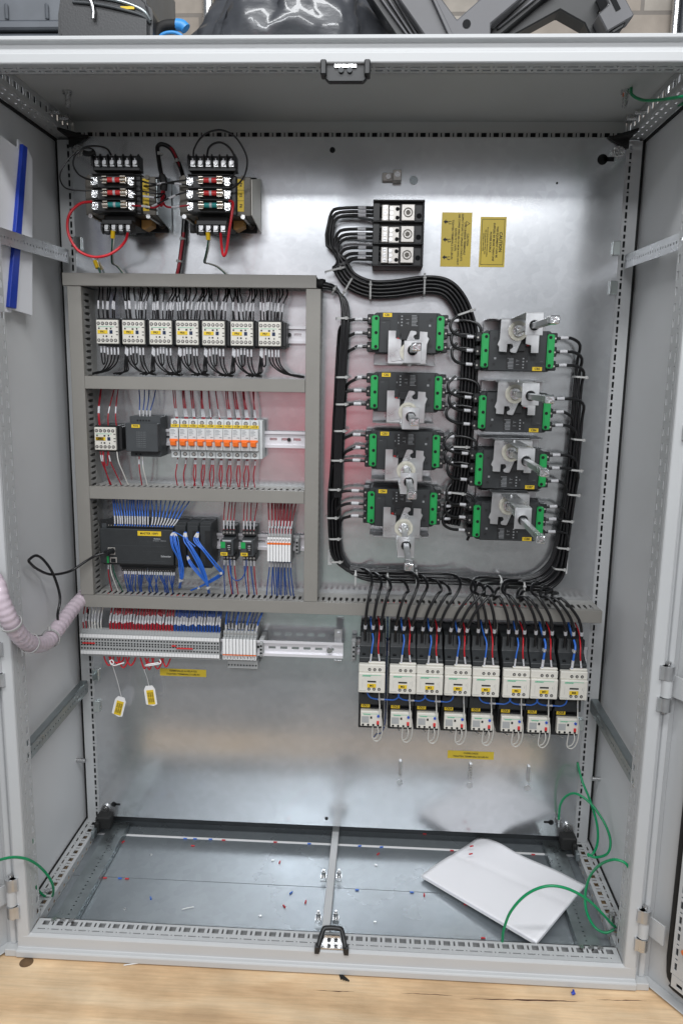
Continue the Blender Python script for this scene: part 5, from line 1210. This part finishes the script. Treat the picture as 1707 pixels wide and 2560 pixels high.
for (px,py,lb) in ((889,1444,'leftmost on the bottom run'),(968,1450,'second on the bottom run'),(1040,1448,'third on the bottom run'),(1249,1462,'on the bottom run left of centre right'),(1306,1472,'on the bottom run before the right bend')):
    flat_tie(px,py,0,1,.0175,'white cable tie %s of black cables'%lb,.010,.042)
for px,py,lb in ((825,1393,'left'),(1412,1415,'right')):
    t=MB().box(-.004,.004,-.004,0,-.016,.016).build('tie_mount',M['white']); t.location=at(px,py,0); tag(t,'white adhesive cable mount on the plate beside the %s bend'%lb,'tie mount')
# ---- contactor control wires
for i,x in enumerate(CX):
    n=i+1
    xb=x-.004; xr=x+.0155
    bw=R.uniform(-.004,.008)
    wire([W(xb,.466,.110),W(xb+.0015,.480,.108),W(xb+.003,.497,.108),W(xb+.003+bw*.5,.515,.100),W(xb-.004+bw,.535,.070),W(xb-.006+bw,.560,.035)],.0016 if n<7 else .0024,'lblue','blue coil wire%s entering contactor M%d from above'%(' pair' if n>6 else '',n),None,sleeves=[(.003,.016)],sub=5)
    wire([W(xr,.466,.110),W(xr-.002,.480,.108),W(xr-.004,.497,.108),W(xr-.003,.515,.100),W(xr-.004+bw*.5,.535,.070),W(xr-.010,.560,.035)],.0015,'redb','red coil wire entering contactor M%d from above'%n,None,sleeves=[(.003,.016)],sub=5)
    if n>6: tie(W(xb+.003,.505,.106),(0,0,1),.0034,'white tie on the doubled blue wire above contactor M%d'%n)
    # white auxiliary wires contactor -> overload, with a loop below
    wire([W(x+.0155,.405,.100),W(x+.0165,.385,.098),W(x+.018,.365,.098),W(x+.0185,.352,.098),W(x+.0225,.335,.097),W(x+.0245,.310,.092),W(x+.0225,.290,.086),W(x+.0165,.279,.082),W(x+.0095,.279,.082),W(x+.004,.288,.084),W(x+.0045,.316,.090)],.0013,'wwhite','white wire from contactor M%d looping under overload relay OL%d'%(n,n),None,sleeves=[(.020,.008)],sub=5)
    wire([W(x+.0145,.318,.094),W(x+.0165,.305,.094),W(x+.0135,.290,.088),W(x+.0075,.284,.084)],.0012,'wwhite','short white wire rising to the red button side of overload OL%d'%n,None)
    if n<8 and n!=4:
        x2=CX[i+1]
        zz=.3815 if n!=9 else .38
        wire([W(x-.009 if n in (1,5) else x-.005,.404,.098),W(x-.007,.389,.096),W(x+.004,.380,.094),W((x+x2)/2,.378,.092),W(x2-.016,.379,.094),W(x2-.007,.387,.096),W(x2-.006,.404,.098)],.0017,'lblue','blue jumper wire slung between contactors M%d and M%d'%(n,n+1),None,name='jumper_wire',sleeves=[(.040,.013)],sub=5)
    if n<8: wire([W(x+.013,.289,.060),W(x+.022,.285,.030),W((x+CX[i+1])/2,.2835,.020),W(CX[i+1]-.006,.284,.030),W(CX[i+1]+.0005,.292,.060)],.0011,'wwhite','thin white link wire running behind from OL%d to OL%d'%(n,n+1),None,name='jumper_wire',sleeves=[(.030,.012)])
wire([W(.110,.562,.012),W(.1125,.50,.012),W(.112,.42,.012),W(.1125,.35,.012),W(.1125,.29,.012),W(.105,.268,.02),W(.094,.274,.04),W(.089,.282,.07)],.0014,'blue','dark blue wire passing down between contactors M1 and M2',None)
wire([W(.2875,.292,.03),W(.281,.280,.02),W(.279,.268,.012)],.0010,'cable','loose thin black wire end under overload OL4',None)
wire([W(.345,.562,.012),W(.349,.52,.012),W(.3455,.48,.012),W(.345,.44,.012)],.0014,'wwhite','white wire passing behind between contactors M5 and M6',None)
# wires lying inside the ducts, seen through the slots
for (x0,x1,z,mt) in ((-.50,-.08,.806,'blue'),(-.50,-.08,.802,'red'),(-.51,.0,.574,'redb'),(-.52,-.05,.570,'lblue'),(-.02,.54,.573,'blue'),(.08,.42,.5765,'redb'),(.0,.50,.568,'blue'),(-.50,-.30,.5765,'redb'),(-.50,-.08,1.031,'cable')):
    z0=z
    wire([W(x0+(x1-x0)*t,z0+R.uniform(-.003,.003),.050+R.uniform(-.006,.006)) for t in (0,.2,.4,.6,.8,1)],.0019,mt,'%s wire lying inside the horizontal duct, glimpsed through its slots'%{'blue':'blue','lblue':'blue','red':'red','redb':'red','cable':'black'}[mt],'%s wires inside the ducts'%{'blue':'blue','lblue':'blue','red':'red','redb':'red','cable':'black'}[mt])
for x0,mt in ((-.5235,'cable'),(-.5280,'cable'),(-.5255,'red'),(-.5265,'blue')):
    wire([W(x0+R.uniform(-.003,.003),1.20-t*.6,.050+R.uniform(-.006,.006)) for t in (0,.2,.4,.6,.8,1)],.0022,mt,'%s wire lying inside the left vertical duct'%{'cable':'black','red':'red','blue':'blue'}[mt],'%s wires inside the left vertical duct'%{'cable':'black','red':'red','blue':'blue'}[mt])
# ---- left hose and data cable
hp=[Vector((-.548,.325,.570)),Vector((-0.5450,0.310,0.570)),Vector((-0.5450,0.243,0.561)),Vector((-0.5430,0.176,0.549)),Vector((-0.5400,0.111,0.540)),Vector((-0.5360,0.052,0.555)),Vector((-0.5340,0.003,0.582)),Vector((-0.5330,-0.039,0.625)),Vector((-0.5400,-0.055,0.668)),Vector((-0.5600,-0.050,0.712)), Vector((-.62,-.09,.76)),Vector((-.70,-.14,.80))]
PH=smooth(hp,34); m=MB()
def rad(t): return .0150+.0009*math.sin(t*len(PH)*1.05)
Lh=len(PH)
m.tube(PH,.015,14,1,radii=lambda t:.0152+.0004*math.cos(t*2*math.pi*46))
hose=tag(m.build('spiral_hose',M['hose']),'pinkish translucent spiral cable hose sagging out of the bottom duct to the left door','hose')
def near(path,t): return path[int(t*(len(path)-1))]
for t_,lb in ((.34,'middle'),(.50,'lower left'),(.64,'leftmost')):
    c=near(PH,t_); d=near(PH,min(1,t_+.01))-near(PH,t_-.01); tg_=MB().ring(c-d.normalized()*.002,d,.0185,.0172,.004,20).cyl(c+Vector((.0,-.004,.017)),c+Vector((.0,-.004,.025)),.0035,8).build('cable_tie',M['tie']); tag(tg_,'white tie round the pinkish spiral hose, %s one'%lb,'cable tie')
wire([W(-.475,.678,.082),W(-.482,.677,.085),W(-.500,.672,.092),W(-.520,.660,.096),Vector((-.545,.245,.644)),Vector((-.565,.20,.648)),Vector((-.572,.155,.670)),Vector((-.572,.125,.690)),Vector((-.571,.12,.698)),Vector((-.568,.145,.700)),Vector((-.565,.175,.680)),Vector((-.560,.20,.645)),Vector((-.552,.205,.600)),Vector((-.550,.185,.570)),Vector((-.538,.155,.556)),Vector((-.540,.125,.550)),Vector((-.548,.10,.553)),Vector((-.552,.075,.562))],.0027,'cable','black data cable looping from the controller port past the side panel to the hose',cat='data cable',name='data_cable',n=8,sub=6)
MB().tube([W(-.470,.679,.070),W(-.478,.678,.090)],.0060,8,1).build('plug',M['black'],[o for o in COL.objects if o.name=='data_cable'][0])
# ---- folder behind the upper left support strip
t=thing('document_folder','clear document folder with blue spine behind the upper left strip','folder',(-.5925,0,0),rot=(0,0,-.085))
MB().prism([(.0,1.150),(.118,1.152),(.178,1.440),(.050,1.455),(0,1.45)],.002,.006,'x').build('paper_stack',M['paper'],t)
MB().prism([(.122,1.158),(.192,1.152),(.222,1.436),(.205,1.452),(.176,1.458)],.001,.0045,'x').build('cover_sheet',M['paper2'],t,bevel=.0005)
MB().prism([(.100,1.160),(.124,1.159),(.192,1.448),(.176,1.450)],.006,.013,'x').build('blue_spine',M['spine'],t,bevel=.001)
# ---- green earth wires
zl=lambda a,b,y: at(a*.5485,1940+b*.5485,PY-y)
zr=lambda a,b,y: at(840+a*.553,1940+b*.553,PY-y)
wire([zl(120,232,.05),zl(140,260,.052),zl(148,310,.055),zl(133,380,.06),zl(138,440,.07),zl(165,505,.085),zl(200,545,.10),zl(222,548,.11)],.0026,'gwire','green earth wire hanging inside the lower left front post',cat='earth wire',name='earth_wire',n=8,sub=6)
wire([zl(-60,400,-.10),zl(0,382,-.06),zl(70,370,-.03),zl(140,385,.0),zl(200,430,.04),zl(240,490,.07),zl(243,540,.10),zl(225,558,.11),zl(205,545,.11)],.0026,'gwire','green earth wire arching from the left door to the left sill',cat='earth wire',name='earth_wire',n=8,sub=6)
MB().cyl(zl(218,535,.115)+Vector((0,0,-.012)),zl(218,520,.115),.006,8).build('ring_lug',M['steel'],[o for o in COL.objects if o.name.startswith('earth_wire')][-1])
def gw(pts,lb,r=.0026): return wire([zr(*p) for p in pts],r,'gwire',lb,cat='earth wire',name='earth_wire',n=8,sub=6)
o=gw([(1005,195,.345),(1012,130,.335),(1040,90,.32),(1085,80,.30),(1150,125,.28),(1210,210,.25),(1238,290,.22),(1225,350,.20),(1170,368,.19),(1135,352,.20)],'green earth wire looping from the plate corner bolt to the right sill')
MB().cyl(zr(1005,190,.35),zr(1005,225,.352),.006,8).build('ring_lug',M['steel'],o)
gw([(1090,-60,.36),(1110,20,.34),(1150,120,.30),(1178,220,.26),(1180,300,.22),(1160,350,.20),(1135,362,.20)],'green earth wire coming down the right rear post to the sill')
gw([(750,748,.04),(758,690,.03),(790,610,.02),(860,535,.015),(950,498,.01),(1040,508,.01),(1130,555,.02),(1200,620,.04),(1245,670,.06),(1268,685,.07)],'green earth wire arching over the white paper from the front sill')
gw([(1326,420,.02),(1300,390,.02),(1250,378,.03),(1190,402,.06),(1145,455,.09),(1125,530,.10),(1130,610,.09),(1165,680,.08),(1215,708,.07),(1262,690,.07)],'green earth wire curling from the right front post to the sill bolt')
b=MB().cyl(zr(1245,650,.075)+Vector((0,0,-.004)),zr(1245,622,.075),.0065,8).cyl(zr(1265,688,.07)+Vector((0,0,-.004)),zr(1265,672,.07),.0055,8).build('sill_bolt',M['steel']); tag(b,'steel bolt with green wires on the right sill near the front','bolt')
z2t=zoomed(854,0,.544)
o=wire([z2t(1312,384,.16),z2t(1328,400,.165),z2t(1332,435,.18),z2t(1380,460,.21),z2t(1450,460,.26),z2t(1540,448,.32),z2t(1600,440,.36)],.0026,'gwire','green earth wire bolted to the roof at the upper right',cat='earth wire',name='earth_wire',n=8,sub=5)
MB().cyl(z2t(1302,398,.155),z2t(1302,426,.155),.0075,8).build('hex_nut',M['steel'],o); MB().cyl(z2t(1301,426,.155),z2t(1300,446,.155),.0045,8).build('stud_tip',M['copper'],o)
wire([z2t(1478,515,.10),z2t(1500,500,.12),z2t(1545,482,.17),z2t(1600,470,.22)],.0026,'gwire','shorter green earth wire on the upper right side rail',cat='earth wire',name='earth_wire',n=8,sub=5)
MB().cyl(z2t(1460,522,.09),z2t(1488,522,.09),.006,8).build('hex_nut',M['steel'],[o for o in COL.objects if o.name.startswith('earth_wire')][-1])
# ---- papers on the cabinet floor
A=Vector((.196,.225,-.010)); B=at(1196,2087,.012); C=Vector((.548,.232,.003)); D=Vector((.405,.043,-.008))
A=atz(1053,2189,-.010); B=atz(1196,2088,-.006); C=atz(1468,2205,.006); D=atz(1340,2356,.002)
nx=28; vs=[]; th=.0065
for k in (0,1):
    for i in range(nx+1):
        for j in range(nx+1):
            u=i/nx; v=j/nx
            p=A.lerp(D,u).lerp(B.lerp(C,u),v)
            p=p+Vector((.010*math.sin(u*math.pi)*v*v*-1+.004*math.sin(u*11)*v*v,-.008*math.sin(u*math.pi)*v*v,.010*math.sin(u*math.pi*1.3)*v*v+.003*math.sin(v*math.pi*1.5+.5)*(1-u)-.002*math.sin(u*9+v*3)*v-.0016*max(0,1-abs(v-.52-.12*u)*16)))
            if k: p=p-Vector((0,0,th*(.6+.4*(1-v))))
            vs.append(p)
N1=(nx+1)**2; fs=[]
for i in range(nx):
    for j in range(nx):
        a=i*(nx+1)+j; q=(a,a+nx+1,a+nx+2,a+1); fs.append(q); fs.append(tuple(N1+x for x in q[::-1]))
def edge(l): 
    for a,b in zip(l,l[1:]): fs.append((a,b,b+N1,a+N1))
ii=lambda i,j:i*(nx+1)+j
edge([ii(i,0) for i in range(nx+1)]); edge([ii(nx,j) for j in range(nx+1)]); edge([ii(i,nx) for i in range(nx,-1,-1)]); edge([ii(0,j) for j in range(nx,-1,-1)])
m=MB().add(vs,fs,False); pp=m.build('paper_stack',M['paper']); tag(pp,'stack of blank white paper lying askew on the cabinet floor','paper')
for p in pp.data.polygons: p.use_smooth = p.index< nx*nx*2
bm=bmesh.new(); bm.from_mesh(pp.data); bmesh.ops.recalc_face_normals(bm,faces=bm.faces); bm.to_mesh(pp.data); bm.free()
# ---- bits of wire and ferrules scattered about
def bit(px,py,z,mt,ln,ang,where,r=.0018):
    c=atz(px,py,z+r); d=Vector((math.cos(ang),math.sin(ang),0))*ln/2
    o=MB().cyl(c-d,c+d,r,8,r2=r*.8).build('wire_ferrule',M[mt]); 
    tag(o,'tiny %s crimp ferrule dropped %s'%({'rose':'red','lblue':'blue','white':'white'}[mt],where),'ferrule','tiny %s ferrules dropped %s'%({'rose':'red','lblue':'blue','white':'white'}[mt],where))
fl=-.020
S1=.5485
for a,b,mt,an in ((880,318,'rose',0),(845,285,'lblue',0),(890,286,'lblue',0),(960,288,'lblue',.2),(1020,292,'rose',.1),(1255,301,'rose',.1),(1410,308,'lblue',0),(562,300,'rose',1),(480,464,'rose',.1),(548,466,'lblue',0),(580,468,'rose',0),(688,556,'lblue',2),(1275,392,'rose',1.5),(1393,573,'rose',1.5),(1295,593,'rose',2.2),(1327,532,'lblue',1)):
    bit(a*S1,1940+b*S1,fl,mt,.008,an,'on the left half of the cabinet floor')
for a,b,mt,an in ((107,316,'lblue',.3),(205,321,'lblue',.3),(190,352,'rose',1),(523,337,'rose',0),(95,514,'lblue',0),(342,525,'lblue',0),(398,537,'rose',1.5),(585,580,'rose',0),(664,732,'rose',0),(400,262,'rose',0),(890,355,'rose',0)):
    bit(840+a*.553,1940+b*.553,fl,mt,.008,an,'on the right half of the cabinet floor')
for a,b in ((612,317),(608,352)): bit(840+a*.553,1940+b*.553,.006,'rose',.008,.4,'on the white paper')
wire([atz(455,2274,fl+.002),atz(468,2270,fl+.002),atz(485,2267,fl+.002)],.0011,'white','short blue and white wire offcut on the left of the cabinet floor')
bz=-.0455
bit(500,2397,bz,'rose',.008,.1,'on the plywood bench top'); bit(775,2413,bz,'rose',.008,1.4,'on the plywood bench top')
for px,py,r,lb in ((67,2406,.0125,'left'),(1525,2457,.0125,'right')):
    c=atz(px,py,bz); o=MB().ring((c.x,c.y,bz-.0002),(0,0,1),r,r*.9,.0008,28).cyl((c.x,c.y,bz+.0001),(c.x,c.y,bz+.0005),r*.9,28).build('drilled_hole',mat('hole_wood_'+lb,(.13,.075,.035),.8,noise=.4,nscale=60)); tag(o,'round hole drilled in the plywood near its %s edge'%lb,'hole')
# chip of black duct fingers, blue bit and crack in the plywood
m=MB(); c=atz(856,2440,bz)
for k in range(4): 
    a=1.9+.0*k; p=c+Vector((.0032*k-.005,-.002*k,.0025)); d=Vector((math.cos(a+.15*k),math.sin(a+.15*k),0))*.011; m.cyl(p-d,p+d,.0016,6)
tag(m.build('plastic_offcut',M['rubber']),'small comb of black plastic offcut on the plywood','offcut')
c=atz(1432,2487,bz); tag(MB().cyl(c+Vector((-.003,0,.002)),c+Vector((.003,.001,.004)),.003,7).cyl(c+Vector((.0,0,.004)),c+Vector((.0,.002,.009)),.0018,6).build('blue_cap',M['spine']),'tiny blue cap lying by the crack in the plywood','cap')
m=MB()
def crack(px0,py0,px1,py1,w,n=16):
    a=atz(px0,py0,bz); b=atz(px1,py1,bz); nrm=Vector((-(b-a).y,(b-a).x,0)).normalized(); rr=random.Random(int(px0)); top=[];bot=[]
    for i in range(n+1):
        t=i/n; p=a.lerp(b,t)+nrm*rr.uniform(-.0008,.0008); ww=w*math.sin(math.pi*min(.97,max(.03,t)))*rr.uniform(.4,1.3)
        top.append((p+nrm*ww)); bot.append((p-nrm*ww))
    vs=[(p.x,p.y,bz+.0004) for p in top]+[(p.x,p.y,bz+.0004) for p in bot]
    m.add(vs,[(i+n+1,i+n+2,i+1,i) for i in range(n)])
crack(1150,2497,1460,2504,.0016,24); crack(1000,2483,1130,2489,.0009,12); crack(790,2476,885,2480,.0009,10); crack(1490,2500,1615,2502,.0008,12)
cr_=m.build('plywood_crack',mat('crack_dark',(.07,.02,.012),.9)); cr_.parent=top
for px,py in ((460,2467),(547,2480),(585,2491),(350,2517),(838,2520),(700,2530),(980,2520),(1250,2530)):
    pass
for i,(x0,y0,x1,y1,x2,y2) in enumerate(((212,2386,232,2384,236,2380),(310,2413,330,2410,345,2408))):
    wire([atz(x0,y0,bz+.002),atz(x1,y1,bz+.002),atz(x2,y2,bz+.004)],.0011,'white','clipped white cable tie end on the plywood, %s one'%('left' if i==0 else 'right'),cat='offcut',name='tie_offcut')
# ================================================================ THINGS ON TOP OF THE CABINET
zt=lambda px,py,y=.12: at(px,py,PY-y)
def slabp(pts,y0,y1): 
    return [(at(px,py,PY-y0).x,at(px,py,PY-y0).z) for px,py in pts]
T0=1.5575
t=thing('tool_case','dark grey plastic tool case at the left end of the cabinet top','case',(-.45,.2,T0))
MB().box(-.22,.13,-.06,.16,.0,.062).build('case_base',M['case'],t,bevel=.006)
MB().box(-.22,.13,-.066,.166,.064,.078).build('case_rim',M['case'],t,bevel=.003)
g=MB().box(-.21,.12,-.055,.155,.079,.20)
for k in range(5): g.box(-.19+k*.07,-.184+k*.07,-.062,-.055,.080,.108)
g.build('case_lid',M['case'],t,bevel=.006)
t=thing('zip_pouch','black zipped pouch with its zip half open lying beside the tool case','pouch',(-.372,.09,T0))
def rounded(x0,x1,z0,z1,r,y0,y1,n=6):
    pts=[]
    for cx_,cz_,a0 in ((x1-r,z1-r,0),(x0+r,z1-r,90),(x0+r,z0+r,180),(x1-r,z0+r,270)):
        for k in range(n+1): a=math.radians(a0+90*k/n); pts.append((cx_+r*math.cos(a),cz_+r*math.sin(a)))
    return pts
MB().prism([(-.064,0),(.078,0),(.083,.015),(.084,.050),(.080,.066),(.066,.078),(.036,.085),(-.050,.0875),(-.062,.078),(-.068,.05),(-.069,.02)],-.05,.06).build('pouch_body',M['blackfab'],t,bevel=.012,seg=3)
MB().tube([(-.04,-.051,.072),(.0,-.052,.070),(.04,-.052,.063),(.070,-.050,.052),(.080,-.044,.040)],.0030,6,4).build('zip',M['zincd'],t)
MB().tube([(-.04,-.0515,.064),(.0,-.0525,.060),(.04,-.0525,.052),(.070,-.050,.044),(.080,-.044,.036)],.0026,6,4).build('zip',M['dgrey'],t)
MB().box(.036,.058,-.0535,-.0515,.0525,.0565).build('zip_gap',M['yellow'],t)
MB().tube([(-.012,-.053,.0665),(-.010,-.056,.0645),(-.006,-.056,.050),(-.007,-.056,.038)],.0032,6,3).build('zip_pull',M['steel'],t)
t=thing('tape_cutter','blue and black handled cutter lying against the rubbish bag','cutter',(-.262,.075,T0+.030))
MB().tube([(-.030,0,-.012),(-.026,0,.006),(-.014,0,.014),(.004,0,.015)],.0085,10,4).build('black_grip',M['rubber'],t)
MB().tube([(.004,0,.0155),(.014,0,.014),(.0195,0,.009)],.0090,10,4).build('blue_grip',M['bright'],t)
MB().tube([(-.026,-.006,-.014),(-.018,-.007,-.002),(.0,-.008,.001),(.014,-.007,-.004),(.018,-.006,-.016)],.0028,8,4).build('blue_loop',M['bright'],t)
# rubbish bag: a crumpled heap
bm=bmesh.new(); bmesh.ops.create_icosphere(bm,subdivisions=5,radius=1)
from mathutils import noise as NZ
for v in bm.verts:
    p=v.co.copy(); q=Vector((p.x*.195,p.y*.10,p.z*.16+(-.03 if p.x<-.5 else 0)))
    n=NZ.fractal(Vector((p.x*2.2,p.y*2.5,p.z*1.8)),1,2,4)
    rd=abs(NZ.noise(Vector((p.x*4+p.z*2.5,p.y*3,p.z*1.5-p.x*3))))
    q*=1+.14*n-.16*rd
    q.x+= .05*p.z*(1 if p.x<0 else 0)
    q.z=max(q.z,-.058)
    v.co=q
me=bpy.data.meshes.new('rubbish_bag'); bm.to_mesh(me); bm.free(); me.materials.append(M['bag'])
for p in me.polygons: p.use_smooth=True
bg_=bpy.data.objects.new('rubbish_bag',me); COL.objects.link(bg_); bg_.location=(-.105,.215,T0+.060); tag(bg_,'shiny crumpled black plastic bag heaped on the cabinet top','plastic bag')
# moulded black plastic brackets stacked at the right
z9=lambda a,b,y: ((lambda p:(p.x,T0+.0005 if b>=240 else p.z))(at(880+a*.5274,b*.5274,PY-y)))
def pris(pts,y0,y1,name,lb=None,parent=None,m='frameb',bv=.002):
    o=MB().prism([z9(a,b,y0) for a,b in pts],y0,y1).build(name,M[m],parent,bevel=bv)
    return o
t=thing('plastic_bracket','large dusty black V shaped plastic bracket in the middle of the cabinet top','bracket',(0,0,0))
pris([(200,-60),(385,-60),(430,0),(497,92),(600,0),(680,-60),(830,-60),(790,0),(657,112),(657,240),(400,240),(340,163),(225,0)],.10,.125,'bracket_plate',parent=t)
pris([(355,-60),(372,-60),(478,163),(478,240),(470,240),(455,163)],.092,.0995,'rib',parent=t,bv=.001)
o=MB().cyl((z9(542,113,.0995)[0],.0995,z9(542,113,.0995)[1]),(z9(542,113,.0995)[0],.0985,z9(542,113,.0995)[1]),.0065,18).build('bolt_hole',M['recess'],t)
t=thing('plastic_channel','ribbed black channel leaning to the left of the V shaped bracket','bracket',(0,0,0))
pris([(60,-60),(190,-60),(225,0),(335,163),(380,240),(230,240),(205,163),(95,0)],.13,.17,'channel_side',parent=t,m='black')
for k in range(3): pris([(105+k*32,-60),(115+k*32,-60),(150+k*32,0),(268+k*22,163),(300+k*22,240),(290+k*22,240),(255+k*22,163),(138+k*32,0)],.122,.1295,'rib',parent=t,m='frameb',bv=.0008)
t=thing('plastic_channel','ribbed black channel slanting up to the right of the V shaped bracket','bracket',(0,0,0))
pris([(840,-60),(980,-60),(900,0),(705,163),(650,240),(600,240),(655,163),(655,110),(785,0)],.132,.17,'channel_side',parent=t,m='black')
for k in range(2): pris([(860+k*45,-60),(874+k*45,-60),(816+k*45,0),(672+k*25,130),(662+k*25,130),(800+k*45,0)],.124,.1315,'rib',parent=t,m='frameb',bv=.0008)
t=thing('plastic_bracket','black plastic bracket with a squared foot at the right of the cabinet top','bracket',(0,0,0))
pris([(985,-60),(1260,-60),(1215,0),(1165,62),(1222,163),(1222,240),(1125,240),(1125,163),(1100,110),(985,45),(770,163),(690,240),(650,240),(705,163),(905,0)],.15,.19,'bracket_arm',parent=t,m='black')
pris([(1180,-60),(1260,-60),(1300,0),(1337,70),(1325,82),(1208,150),(1165,66),(1215,20)],.11,.149,'bracket_foot',parent=t)
pris([(1215,-20),(1240,-25),(1272,40),(1250,52)],.1085,.1098,'slot',parent=t,m='recess',bv=0)
pris([(1215,150),(1300,95),(1285,130),(1240,158)],.115,.145,'foot_pad',parent=t,m='black')
# wall fittings
c=tag(MB().cyl((-.39,.93,1.2),(-.39,.93,2.6),.016,14).build('conduit_pipe',M['steel']),'vertical grey pipe on the wall above the blue handled cutter','pipe')
p=at(1688,40,PY-.93); tag(MB().cyl((p.x,.93,1.2),(p.x,.93,2.6),.011,12).build('conduit_pipe',M['steel']),'thin vertical steel conduit on the wall at the far right','pipe')
a=at(545,20,PY-.94); tag(MB().box(a.x,a.x+.26,.925,.945,1.3,2.6).build('wall_board',mat('cream_board',(.62,.56,.44),.6,noise=.05,nscale=8)),'cream board fixed to the wall behind the rubbish bag','board')
a=at(1702,40,PY-.92); tag(MB().box(a.x,a.x+.2,.90,.94,1.3,2.6).build('wall_cabinet',M['case']),'dark edge of a wall box at the extreme upper right','wall box')
